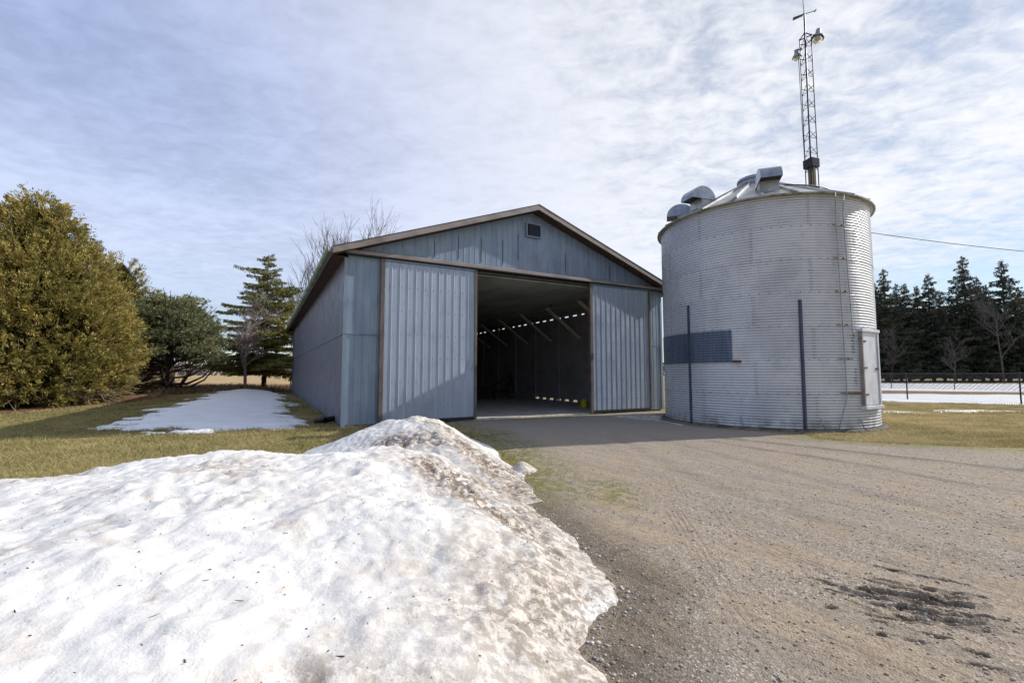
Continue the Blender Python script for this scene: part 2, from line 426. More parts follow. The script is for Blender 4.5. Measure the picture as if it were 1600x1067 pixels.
H += .012*fbm(X/1.7, Y/1.7, 71, 3)+.008*fbm(X/.32, Y/.32, 72, 4)+.0045*fbm(X/.07, Y/.07, 73, 3)
damp = np.zeros_like(X)
def groove(pts, w, depth, berm=.4, dm=.35, seed=1):
    global H, damp
    d = line_d(X, Y, curve(pts)); br = .55+.7*vnoise(X/.35, Y/.35, 80+seed)
    gsh = np.exp(-(d/w)**2)*br
    H += -depth*gsh+depth*berm*np.exp(-((d-1.9*w)/(.8*w))**2)*br
    damp = np.maximum(damp, dm*gsh)
groove([(4.9,10.6), (7.0,8.1), (8.0,6.9), (10,5.6), (14,4)], .09, .022, .5, .5, 1)
groove([(4.3,10.2), (5.6,7.7), (6.3,5.9), (7.5,4.9), (10,3.4)], .08, .014, .5, .3, 2)
groove([(3.2,11), (4.0,7.5), (4.5,5.2), (5.2,4.0), (6.6,2.6)], .14, .012, .4, .12, 3)
groove([(2.4,11), (2.5,7), (2.9,4.9), (3.7,3.6), (5,2.4)], .16, .012, .4, .12, 4)
for k in range(4):
    o = k*.055
    groove([(1.65+o,5.0), (1.42+o,3.6), (1.25+o,2.6), (1.2+o,1.4)], .012, .0032, .5, .12, 5)
    groove([(2.25+o,5.3), (2.05+o,4.4), (2.35+o,3.4)], .012, .003, .5, .1, 6)
# torn-up mud where a vehicle dug in
th = R(-33); ca, sa = math.cos(th), math.sin(th)
rx, ry = X-2.55, Y-3.05
lu = rx*ca+ry*sa; lv = -rx*sa+ry*ca
el = np.sqrt(((lu-.04)/.46)**2+((lv-.02)/.3)**2)+.28*fbm(X/.16, Y/.16, 76, 3)
mk = sstep(1.1, .5, el)
wob = lv+.035*fbm(lu/.28, lv/.28, 74, 3)
ridge = fbm(lu/.22, wob/.03, 75, 4)
H += mk*(.022*ridge-.006); damp = np.maximum(damp, .9*mk*sstep(-.12, -.35, ridge))
def gash(a, b, w, dep):
    global H, damp
    d = line_d(X, Y, [a, b]); w = w*.7; q = np.exp(-(np.maximum(0, d+.022*fbm(X/.07, Y/.07, 78, 3))/w)**2)*sstep(.12, .4, vnoise(X/.09, Y/.09, 81))
    H += -dep*q+.5*dep*np.exp(-((d-1.7*w)/(.7*w))**2)*vnoise(X/.05, Y/.05, 79); damp = np.maximum(damp, q)
for _k in range(22):
    _a = random.random()*6.28; _r = math.sqrt(random.random()); _x = 2.62+.5*_r*math.cos(_a); _y = 3.05+.36*_r*math.sin(_a); _l = random.uniform(.06,.2); _t = th+random.uniform(-.15,.12)
    gash((_x-_l*math.cos(_t), _y-_l*math.sin(_t)), (_x+_l*math.cos(_t), _y+_l*math.sin(_t)), random.uniform(.012,.02), random.uniform(.02,.035))
gash((2.28,3.24), (2.62,3.02), .024, .05); gash((2.62,3.02), (2.95,2.84), .02, .035); gash((2.36,3.06), (2.6,2.9), .02, .045)
gash((2.5,3.26), (3.0,2.98), .028, .05); gash((2.62,3.4), (3.12,3.12), .024, .04); gash((2.8,3.62), (3.2,3.3), .018, .03)
gash((2.1,2.72), (2.5,2.52), .018, .03); gash((2.3,2.46), (2.62,2.28), .018, .035); gash((2.2,2.95), (2.4,2.82), .014, .025)
damp = np.maximum(damp, .6*sstep(.55, 0, line_d(X, Y, [(.5,1.5), (.62,2.6), (.95,3.4), (.6,4.4), (.0,6.2)])-.1*fbm(X/.3, Y/.3, 77, 3)))
damp = np.maximum(damp, .45*sstep(.5, .1, abs(np.hypot(X-BX, Y-BY)-3.1)))
moss = np.clip(sstep(1.0, 0., pd), 0, 1)*sstep(5.2, 6.5, Y)
moss = np.maximum(moss, .95*sstep(1.5, .2, line_d(X, Y, [(.1,6.2), (-.3,8.6), (-.9,11.4), (-1.6,12.8)])))
moss = np.maximum(moss, .8*sstep(.7, .1, np.hypot(X-1.2, (Y-5.9)/1.6)))
moss = moss*sstep(2.9, 3.3, np.hypot(X-BX, Y-BY)+0*X)
wu, wv = to_uv(X, Y)
worn = sstep(5.5, 2.5, abs(wu-6.2-wv*.05))*sstep(-8, -2.5, wv)
keep = pd > -.12
V = np.stack([X, Y, H], -1).reshape(-1, 3); F = grid_faces(*X.shape, keep)
V, F, A = compact(V, F, dict(damp=np.clip(damp, 0, 1).ravel(), moss=moss.ravel(), worn=worn.ravel()))
tag(npmesh('driveway', V, F, M['gravel'], None, A, True), kind='structure')

# loose stones on the driveway
ico_v = np.array([(0,0,-1),(.72,-.52,-.45),(-.28,-.85,-.45),(-.89,0,-.45),(-.28,.85,-.45),(.72,.52,-.45),(.28,-.85,.45),(-.72,-.52,.45),(-.72,.52,.45),(.28,.85,.45),(.89,0,.45),(0,0,1)])
ico_f = np.array([(0,1,2),(1,0,5),(0,2,3),(0,3,4),(0,4,5),(1,5,10),(2,1,6),(3,2,7),(4,3,8),(5,4,9),(1,10,6),(2,6,7),(3,7,8),(4,8,9),(5,9,10),(6,10,11),(7,6,11),(8,7,11),(9,8,11),(10,9,11)])[:, ::-1]
def bilerp_grid(xs, ys, Z, px, py):
    i = np.clip(np.searchsorted(xs, px)-1, 0, len(xs)-2); j = np.clip(np.searchsorted(ys, py)-1, 0, len(ys)-2)
    return Z[j, i]
N = 48000
py = 1.6+9*rng.random(N)**1.9; px = -1.5+rng.random(N)*(4+py*1.1)
sz = .002+.009*rng.random(N)**6
dn = fbm(px/.8, py/.8, 90, 3)
ok = (dn > -.35+.5*rng.random(N)-.25) & (poly_dist(px, py, DRIVE) > .1)
px, py, sz = px[ok], py[ok], sz[ok]; N = len(px)
pz = bilerp_grid(dx, dy, H, px, py)+sz*.25
sc = np.stack([sz*(.8+.6*rng.random(N)), sz*(.8+.6*rng.random(N)), sz*(.4+.3*rng.random(N))], -1)
an = rng.random(N)*6.28; co, si = np.cos(an), np.sin(an)
vv = ico_v[None]*sc[:, None]*(1+.25*(rng.random((N, 12, 1))-.5))
vv = np.stack([vv[..., 0]*co[:, None]-vv[..., 1]*si[:, None], vv[..., 0]*si[:, None]+vv[..., 1]*co[:, None], vv[..., 2]], -1)+np.stack([px, py, pz], -1)[:, None]
ff = (ico_f[None]+12*np.arange(N)[:, None, None]).reshape(-1, 3)
o = npmesh('gravel_stones', vv.reshape(-1, 3), ff, M['stone'], None, dict(var=np.repeat(rng.random(N), 12)), True)
tag(o, 'small loose stones lying on the gravel drive', 'gravel', kind='stuff')

# ------------------------------------------------------------------ snow
def rbf(pts, x, y, eps=.35):
    P = np.array(pts, float); n = len(P)
    ph = lambda r: np.sqrt(r*r+eps*eps)
    A_ = np.zeros((n+1, n+1)); A_[:n, :n] = ph(np.hypot(P[:, None, 0]-P[None, :, 0], P[:, None, 1]-P[None, :, 1])); A_[:n, n] = 1; A_[n, :n] = 1
    w = np.linalg.solve(A_, np.r_[P[:, 2], 0])
    out = np.full(x.shape, w[n])
    for i in range(n): out = out+w[i]*ph(np.hypot(x-P[i, 0], y-P[i, 1]))
    return out
FOOT1 = [(-.9,-1), (-.2,.8), (.35,1.6), (.50,2.2), (.40,2.55), (.54,2.85), (.72,3.1), (.72,3.5), (.58,3.95), (.56,4.3), (.3,4.9), (.1,5.4), (-.2,6.1), (-.6,6.7), (-1.5,7.1), (-2.6,7.0), (-4,6.6), (-6,6.2), (-9.5,6.0), (-9.5,-1)]
H1 = [(-4.75,4.3,.44), (-4.45,4.6,.44), (-4.05,4.9,.51), (-3.5,5.1,.60), (-2.85,5.4,.59), (-2.35,5.7,.525), (-1.6,5.8,.58), (-.85,5.9,.47), (-.3,5.6,.26), (-1,2.0,.42), (-3,3,.50), (-2,4,.58), (-1,3.6,.52), (0,3.2,.34), (-.3,4.5,.42), (.4,3.4,.2), (.1,2.2,.24), (-2,1,.4), (-6,3,.4), (-8,2,.3), (-3,6.4,.28), (-5,5.5,.25), (-1.5,6.6,.25), (-.6,2.6,.42), (-1.3,4.8,.56), (-3.0,2.0,.46), (.35,4.2,.2), (0,5.2,.27)]
def snow_pile(name, foot, pts, x0, x1, y0, y1, st, seed, dirtf, slope, extra=None):
    xs = np.arange(x0, x1, st); ys = np.arange(y0, y1, st); x, y = np.meshgrid(xs, ys)
    d = poly_dist(x, y, foot)+.07*fbm(x/.5, y/.5, seed, 4)+.035*fbm(x/.12, y/.12, seed+9, 3)
    hm = rbf(pts, x, y)
    if extra is not None: hm = hm+extra(x, y)
    lump = .10*fbm(x/1.1, y/1.1, seed+1, 3)+.040*fbm(x/.38, y/.38, seed+2, 4)
    soft = sstep(-.1, .5, fbm(x/1.3, y/1.3, seed+12, 2)); rdg = 1-abs(fbm(x/.55+.3*fbm(x/.3, y/.3, seed+14, 2), y/.55, seed+13, 3))*2
    lump = lump+.05*soft*np.clip(rdg, -.5, 1)-.05*np.clip(fbm(x/.42, y/.42, seed+15, 2)-.25, 0, 1)
    pit = -.012*np.clip(1-abs(fbm(x/.17, y/.17, seed+3, 3))*2.2, 0, 1)
    fin = .016*fbm(x/.06, y/.06, seed+5, 3)
    dirt = np.clip(dirtf(x, y, d), 0, 1)
    crag = (dirt+.12)*(.06*fbm(x/.13, y/.13, seed+6, 4)-.05*np.clip(fbm(x/.07, y/.07, seed+7, 2), 0, 1))
    h = np.maximum(hm, .05)*(1-np.exp(-np.clip(d, 0, 9)/slope))
    h = h+(lump+pit+fin+crag)*sstep(.0, .35, d)*np.clip(.35+hm, .3, 1.)
    h = np.where(d > 0, np.maximum(h, .012)+.015*sstep(0, .03, d), d*.6)
    z = terrain(x, y)+h+.012
    Vs = np.stack([x, y, z], -1).reshape(-1, 3); Fs = grid_faces(*x.shape, d > -.06)
    Vs, Fs, A_ = compact(Vs, Fs, dict(dirt=dirt.ravel()))
    ob = npmesh(name, Vs, Fs, M['snow'], None, A_, True)
    return ob, xs, ys, z
def dirt1(x, y, d):
    e = sstep(1.5, .1, d)*sstep(-1.6, -.4, x)
    band = np.exp(-((line_d(x, y, [(.8,3.2), (.2,3.6), (-.35,4.2), (-.9,5.2)])-0)/.33)**2)*.9
    b2 = np.exp(-((line_d(x, y, [(.2,2.0), (.3,2.8)]))/.35)**2)*.8
    spots = .55*sstep(.25, .6, fbm(x/.7, y/.7, 130, 3))
    return np.maximum.reduce([e*.8, band, b2, spots])*(1.0+.9*fbm(x/.6, y/.6, 131, 3))
p1, s1x, s1y, s1z = snow_pile('snow_pile', FOOT1, H1, -8.6, 1.3, .2, 7.5, .024, 100, dirt1, .42)
tag(p1, 'large ploughed heap of old white snow filling the left foreground beside the gravel', 'snow pile')
FOOT2 = [(-3.95,8.7), (-3.3,9.6), (-2.2,10.3), (-1.5,10.4), (-.75,9.9), (-.35,9.2), (-.25,8.4), (-.12,7.7), (.1,7.2), (.2,6.8), (.2,6.4), (.26,5.9), (.38,5.4), (.1,5.2), (-1.2,6.0), (-2.6,6.8), (-3.5,7.6)]
H2 = [(-1.62,8.1,.62), (-1.4,7.4,.55), (-.8,7.1,.42), (-.3,6.9,.2), (-2.2,8.2,.62), (-2.8,8.3,.46), (-3.4,8.5,.25), (-1.3,8.9,.52), (-.8,8.9,.28), (-1.5,9.7,.3), (0,6,.12), (-.6,6.3,.26), (-1.5,6.7,.34), (-2.4,7.4,.42), (.2,7.,.1), (-1.0,7.8,.46)]
def dirt2(x, y, d):
    b = np.exp(-((line_d(x, y, [(-1.2,8.2), (-.8,7.4), (-.2,6.6), (.3,5.7)]))/.42)**2)
    b = np.maximum(b, np.exp(-((line_d(x, y, [(-1.9,7.1), (-1.2,7.3)]))/.4)**2))
    return b*(1.05+.8*fbm(x/.5, y/.5, 140, 3))*sstep(8.9, 8.2, y)
p2, s2x, s2y, s2z = snow_pile('snow_pile', FOOT2, H2, -4.4, 1.0, 4.8, 10.8, .024, 120, dirt2, .34,
                              lambda x, y: .12*np.exp(-((x+1.66)**2+(y-8.25)**2)/(2*.17**2)))
tag(p2, 'smaller peaked snow heap with a dirty brown flank in front of the left barn door', 'snow pile')

for cx_, cy_, cr, lb in ((.16,7.05,.19,'low chunk of dirty snow at the foot of the smaller heap'),):
    q = [(cx_+cr*(1+.25*math.sin(3*a))*math.cos(a), cy_+cr*1.2*math.sin(a)) for a in np.linspace(0, 6.28, 14)[:-1]]
    o, _, _, _ = snow_pile('snow_chunk', q, [(cx_,cy_,cr*.75), (cx_+cr,cy_,cr*.3), (cx_-cr,cy_,cr*.5)], cx_-.5, cx_+.5, cy_-.5, cy_+.5, .014, 170, lambda x, y, d: .55+0*x, .1)
    o.location.z = .012; tag(o, lb, 'snow lump')
# crumbs that broke off along the foot of the heaps
cv, cf, k0 = [], [], 0
for k in range(900):
    A0_ = FOOT1[3:16] if k < 640 else FOOT2[5:17]
    i_ = random.randrange(len(A0_)-1); f_ = random.random()
    x = A0_[i_][0]*(1-f_)+A0_[i_+1][0]*f_+abs(random.gauss(0,.10))-.03; y = A0_[i_][1]*(1-f_)+A0_[i_+1][1]*f_+random.gauss(0,.06)
    r_ = .003+.011*random.random()**3
    z = float(bilerp_grid(dx, dy, H, np.array([x]), np.array([y]))[0])
    cv.append(ico_v*r_*np.array([random.uniform(.8,1.4), random.uniform(.8,1.4), random.uniform(.5,.9)])*(1+.4*(rng.random((12,1))-.5))+np.array([x, y, z+r_*.3])); cf.append(ico_f+12*k0); k0 += 1
o = npmesh('snow_crumbs', np.concatenate(cv), np.concatenate(cf), M['snow'], None, dict(dirt=np.repeat(.6+.4*rng.random(k0), 12)), True)
tag(o, 'crumbs of dirty snow strewn along the foot of the heaps', 'snow', kind='stuff')
# bits of bark and twigs melted out on the snow
mb = MB()
for k in range(1500):
    if k < 1100: x = random.uniform(-5.5, .8); y = random.uniform(1.3, 6.2); xs, ys, z = s1x, s1y, s1z
    else: x = random.uniform(-2., .3); y = random.uniform(5.6, 8.2); xs, ys, z = s2x, s2y, s2z
    h = float(bilerp_grid(xs, ys, z, np.array([x]), np.array([y]))[0])
    if h < .1: continue
    a = random.random()*6.28; r_ = random.uniform(.0012, .0028)
    ln = random.choice([.003, .004, .005, .007, .03 if random.random() < .2 else .004])
    d = Vector((math.cos(a), math.sin(a), random.uniform(-.2, .3)))*ln
    mb.tube([Vector((x,y,h))-d, Vector((x,y,h+.004))+d], r_, 4)
tag(mb.build('snow_debris', M['debris']), 'dark specks of bark and twig scattered over the snow heaps', 'debris', kind='stuff')

def thin_snow(name, foot, x0, x1, y0, y1, st, seed, thick, rag, stretch=(1,1)):
    xs = np.arange(x0, x1, st); ys = np.arange(y0, y1, st); x, y = np.meshgrid(xs, ys)
    d = poly_dist(x, y, foot)+rag*fbm(x/(1.6*stretch[0]), y/(1.6*stretch[1]), seed, 5, .62)
    h = np.where(d > 0, thick*(1-np.exp(-d/.5))+.012*sstep(0, .06, d)+.01*fbm(x/.5, y/.5, seed+3, 3)*sstep(.05, .4, d), np.maximum(d*.3, -.06))
    z = terrain(x, y)+h+.01
    Vs = np.stack([x, y, z], -1).reshape(-1, 3); Fs = grid_faces(*x.shape, d > -.1)
    Vs, Fs, _ = compact(Vs, Fs, {})
    return npmesh(name, Vs, Fs, M['flatsnow'], None, None, True)
SP = [from_uv(-1.4,5.0), from_uv(-1.25,12), from_uv(-1.3,20), from_uv(-1.6,22.5), (-19.3,35.5), (-18.9,31), (-16.6,24.6), (-14.3,19.2), (-12.6,15.6), (-11.3,13.2), (-10.2,12.5), (-9.2,12.1), (-8.1,11.35), (-7.5,11.6), (-7.2,12.3), (-6.5,12.6), (-6.3,13.4)]
o = thin_snow('snow_patch', SP, -22, -4.5, 10.5, 37, .045, 150, .10, 1.25, (.8,.34))
tag(o, 'flat patch of white snow on the lawn in the shade of the barn side wall', 'snow patch')
SR = [(16.5,27), (19.5,25.2), (22.2,23.2), (24.4,20.4), (26,17), (60,14), (120,40), (150,70), (76,62), (56,68), (38,70), (26,60)]
o = thin_snow('snow_cover', SR, 14, 120, 12, 75, .3, 160, .07, 1.0, (2.5,1))
tag(o, 'white snow lying over the paddock behind the wire fence', 'snow', kind='stuff')
# bare brown strip showing through and small scraps of snow on the lawn
strip = [(20,32.0), (28,31.4), (36,30.4), (44,29.6), (50,28.6), (45,31.8), (37,35.4), (28,37.6), (20,38.4)]
xs = np.arange(19, 51, .15); ys = np.arange(27.5, 40, .15); x, y = np.meshgrid(xs, ys)
d = poly_dist(x, y, strip)+.6*fbm(x/1.5, y/.8, 171, 4)
z = terrain(x, y)+.10+.05*np.tanh(d/.4)
Vs = np.stack([x, y, z], -1).reshape(-1, 3); Fs = grid_faces(*x.shape, d > -.6); Vs, Fs, _ = compact(Vs, Fs, {})
M['track'] = simple('bare_brown_track', S(150,124,98), S(112,90,70), (2,2,2), .4, .65, .95, 0, .1, .03, (6,6,6))
tag(npmesh('dirt_track', Vs, Fs, M['track'], None, None, True), kind='structure')
for i, (sx, sy, sw, sh, lb) in enumerate([(15.0,17.6,1.0,.35,'small thin scrap of snow on the lawn near the grain bin door'), (18.2,18.2,1.2,.4,'wider thin scrap of snow on the lawn in front of the wire fence')]):
    q = [(sx-sw, sy-.1), (sx-.4*sw, sy+sh), (sx+.5*sw, sy+sh*.6), (sx+sw, sy), (sx+.3*sw, sy-sh*.8), (sx-.5*sw, sy-sh*.6)]
    tag(thin_snow('snow_scrap', q, sx-2, sx+2, sy-1.4, sy+1.4, .04, 180+i, .02, 1.0, (.5,.2)), lb, 'snow patch')
q = [from_uv(-1.0,9.5), from_uv(-.35,9.8), from_uv(-.3,11.5), from_uv(-.8,12)]
tag(thin_snow('snow_scrap', q, -14, -7, 17, 28, .05, 190, .03, .3), 'narrow scrap of snow on the grass strip along the barn side wall', 'snow patch')
q = [(3.1,16.0), (3.9,16.6), (4.9,16.7), (5.3,15.8), (4.9,14.7), (5.2,13.3), (4.8,13.0), (4.2,14.4), (3.6,15.4)]
o = thin_snow('snow_scrap', q, 2.4, 6.2, 12.2, 17.6, .05, 195, .02, .5)
o.data.materials[0] = simple('grey_dirty_snow', (.5,.5,.52,1), S(120,112,106), (5,5,5), .45, .65, .9, 0, .2, .02, (14,14,14))
tag(o, 'dirty grey slush between the right barn door and the grain bin', 'snow patch')

# ------------------------------------------------------------------ grass
def blades(name, region, n, hmin, hmax, mat, seed, w=.006, avoid=None, dryb=0.):
    rg = np.random.default_rng(seed)
    x0, x1, y0, y1 = region
    # more blades close to the camera side
    y = y0+(y1-y0)*rg.random(n)**1.7; x = x0+(x1-x0)*rg.random(n)
    ok = np.ones(n, bool)
    if avoid is not None: ok = avoid(x, y, rg)
    x, y = x[ok], y[ok]; n = len(x)
    h = (hmin+(hmax-hmin)*rg.random(n))*(.6+.9*vnoise(x/.35, y/.35, seed+9)); a = rg.random(n)*6.28; ww = w*(.7+.8*rg.random(n))*np.clip(y/8, .8, 3)
    lean = 1.9*h; la = rg.random(n)*6.28
    z = terrain(x, y)-.004
    dxv, dyv = np.cos(a)*ww, np.sin(a)*ww
    V = np.stack([np.stack([x-dxv, y-dyv, z], -1), np.stack([x+dxv, y+dyv, z], -1),
                  np.stack([x+np.cos(la)*lean*rg.random(n), y+np.sin(la)*lean*rg.random(n), z+h], -1)], 1).reshape(-1, 3)
    var = np.clip(.38+.45*fbm(x/1.1, y/.8, seed+5, 5, .65)+.35*(rg.random(n)-.5)+dryb, 0, 1)
    return npmesh(name, V, np.arange(3*n).reshape(-1, 3), mat, None, dict(var=np.repeat(var, 3)))
def av_left(x, y, rg):
    u, v = to_uv(x, y)
    return (x > -18.7+rg.random(len(x))) & ((u < -.1) | (v < -.15)) & (poly_dist(x, y, FOOT1) < .05) & (poly_dist(x, y, FOOT2) < .05) & (poly_dist(x, y, DRIVE) < .05) & (poly_dist(x, y, SP) < .2+1.6*rg.random(len(x)))
tag(blades('lawn_grass', (-19,.5,5.2,26), 330000, .02, .075, M['grass'], 301, .005, av_left), 'short olive lawn grass left of the barn', 'grass', kind='stuff')
def av_right(x, y, rg):
    return (poly_dist(x, y, DRIVE) < -.1*rg.random(len(x))) & (np.hypot(x-BX, y-BY) > BR+.15) & (poly_dist(x, y, SR) < .2)
tag(blades('lawn_grass', (6.5,24,8.4,26), 260000, .02, .07, M['grass'], 302, .0055, av_right, .34), 'yellowed lawn grass right of the grain bin', 'grass', kind='stuff')
def av_edge(x, y, rg):
    m = np.maximum(.8*sstep(1.2, .1, line_d(x, y, [(.2,6.2), (-.2,8.6), (-.8,11.4), (-1.6,12.8)])), .6*sstep(.7, 0, np.hypot(x-1.2, (y-5.9)/1.6)))
    nn = fbm(x/.5, y/.5, 310, 3)
    return (rg.random(len(x)) < m*sstep(-.1, .4, nn)) & (poly_dist(x, y, FOOT2) < 0) & (poly_dist(x, y, DRIVE) > -.5)
def lift(o):
    o.location.z = .03; return o
tag(lift(blades('mossy_grass', (-2.2,2.4,4.6,13), 60000, .012, .03, M['grass'], 303, .004, av_edge, -.1)), 'low mossy grass creeping onto the gravel in front of the barn', 'grass', kind='stuff')
def av_brush(x, y, rg):
    return (x < -18.8+(y-20)*.0-.9*rg.random(len(x))+np.clip((y-30)*.25, 0, 8)) & ~((x > -24) & (np.hypot(x+21.8, y-20.5) < 4.5)) & (fbm(x/2, y/2, 320, 3) > -.25)
tag(blades('dry_brush', (-34,-11,21,52), 60000, .12, .42, M['brush'], 304, .012, av_brush), 'knee-high dead brown weeds along the field edge under the trees', 'brush', kind='stuff')

# ------------------------------------------------------------------ barn
barn = empty('barn', (CX, CY, 0), YAW)
tag(barn, 'long blue-grey metal pole barn with a low gable and open sliding front doors', 'barn')
SL = .356; RU = 6.2
def roofz(u): return 7.29-SL*abs(u-RU)
def rib_profile(a0, a1, pitch, rw, dep, flat=False):
    pts = []; n = max(1, round((a1-a0)/pitch)); p = (a1-a0)/n
    for i in range(n):
        a = a0+i*p
        pts += [(a, dep), (a+rw*.6, dep), (a+rw, 0), (a+p*.5, 0), (a+p-rw*.45, 0)]
    pts.append((a1, dep)); return pts
def ribbed(mb, prof, z0, ztop, mapf, nz=6, warp=.004, seed=0, dent=None):
    m = len(prof); vs = []
    for j in range(nz+1):
        for a, d in prof:
            zt = ztop(a) if callable(ztop) else ztop
            z = z0+(zt-z0)*j/nz
            dd = d+warp*float(fbm(np.array(a*1.1), np.array(z*.9), 200+seed, 3))
            if dent: dd += dent(a, z)
            vs.append(mapf(a, dd, z))
    fs = [(j*m+i, j*m+i+1, (j+1)*m+i+1, (j+1)*m+i) for j in range(nz) for i in range(m-1)]
    mb.add(vs, fs)
front = lambda a, d, z: (a, -d, z)
left = lambda a, d, z: (-d, a, z)
fw = MB()
ribbed(fw, rib_profile(.06, 3.15, .2, .026, .008), .06, 2.64, front, 8, .004, 1)
ribbed(fw, rib_profile(.06, 3.15, .2, .026, .008), 2.62, 4.92, lambda a, d, z: front(a, d+.012, z), 8, .004, 2)
ribbed(fw, rib_profile(9.3, W-.06, .2, .026, .008), .06, 2.64, front, 8, .004, 3)
ribbed(fw, rib_profile(9.3, W-.06, .2, .026, .008), 2.62, 4.92, lambda a, d, z: front(a, d+.012, z), 8, .004, 4)
ribbed(fw, rib_profile(.02, RU, .2, .024, .007), 4.88, lambda a: roofz(a)-.15, lambda a, d, z: front(a, d+.02, z), 4, .004, 5)
ribbed(fw, rib_profile(RU, W-.02, .2, .024, .007), 4.88, lambda a: roofz(a)-.15, lambda a, d, z: front(a, d+.02, z), 4, .004, 6)
fw.build('front_wall', M['siding'], barn)
il = MB(); il.box(.06, 3.15, .03, .10, .0, 4.8); il.box(9.3, W-.06, .03, .10, 0, 4.8); il.box(3.15, 9.3, .03, .10, 4.80, 4.86)
il.build('front_wall_framing', M['inner'], barn)
lw = MB()
ribbed(lw, rib_profile(.06, L, .2, .026, .008), .05, 2.64, left, 5, .005, 7)
ribbed(lw, rib_profile(.06, L, .2, .026, .008), 2.62, 4.84, lambda a, d, z: left(a, d+.013, z), 5, .005, 8)
lw.build('left_wall', M['sidesiding'], barn)
il = MB(); il.box(.02, .08, .1, L, 0, 4.84); il.build('left_wall_lining', M['inner'], barn)
rw_ = MB()
ribbed(rw_, rib_profile(.06, L, .2, .026, .008), .12, 4.50, lambda a, d, z: (W+d, a, z), 2, .004, 9)
rw_.build('right_wall', M['siding'], barn)
il = MB(); il.box(W-.08, W-.02, .1, L, .125, 4.50); il.box(W-.08, W-.0, .1, L, 4.575, 4.86)
v = .1
while v < L:      # blocking between posts leaves gaps of daylight at the eave and at the sill
    il.box(W-.07, W-.03, v, v+.36, 4.50, 4.575); v += .74
v = .1
while v < L:
    if not (4.8 < v < 9.6): il.box(W-.07, W-.03, v, v+.74, 0, .125)
    else: il.box(W-.07, W-.03, v, v+.40, 0, .125)
    v += .74
il.build('right_wall_lining', M['liner'], barn)
mb = MB(); mb.box(W-.12, W-.08, .2, L, 2.3, 2.44); mb.box(W-.12, W-.08, .2, L, 1.1, 1.2); mb.build('wall_girt', M['liner'], barn)
for v in np.arange(2.4, L-1, 2.44):
    mb = MB(); mb.box(W-.16, W-.08, v-.05, v+.05, .0, 4.70); mb.build('post', M['liner'], barn)
for v in np.arange(2.75, 17.5, 2.65):
    mb = MB(); mb.beam((W-.1, v, 3.32), (W-2.1, v, 4.72), .05, .24, (0,1,0)); mb.build('knee_brace', M['timber'], barn)
mb = MB(); mb.box(.02, W-.02, L-.06, L, 0, 4.9); mb.build('back_wall', M['inner'], barn)
mb = MB()
mb.add([(0, L+.02, 4.8), (W, L+.02, 4.8), (RU, L+.02, 7.1)], [(2,1,0)]); mb.build('back_gable', M['siding'], barn)
mb = MB(); mb.box(.02, W-.02, .05, L, -.05, .035); mb.build('floor', M['concrete'], barn)
mb = MB(); mb.box(3.2, 9.25, -.02, .10, -.04, .055); mb.build('threshold', M['sill'], barn, bevel=.006)
cl = MB()
for i, v in enumerate(np.arange(.16, L-.1, 2.44)):
    for j in range(5):
        u0 = .1+j*2.44; u1 = min(u0+2.43, W-.1); dz = .012*((i*7+j*3) % 3)/2
        cl.box(u0, u1, v, min(v+2.43, L-.1), 4.75-dz, 4.79)
cl.build('ceiling', M['ceilboard'], barn)
for (u, v) in ((7.4, 8.2), (9.9, 4.4)):
    mb = MB(); mb.lathe([(.05,0), (.05,-.05), (.03,-.06)], 10, (u, v, 4.74)); lp = mb.build('ceiling_lamp', M['black'], barn)
    mb = MB(); mb.lathe([(.02,0), (.045,-.05), (.05,-.09), (.03,-.13), (.005,-.14)], 12, (u, v, 4.68)); mb.build('bulb', M['glass'], lp, True)
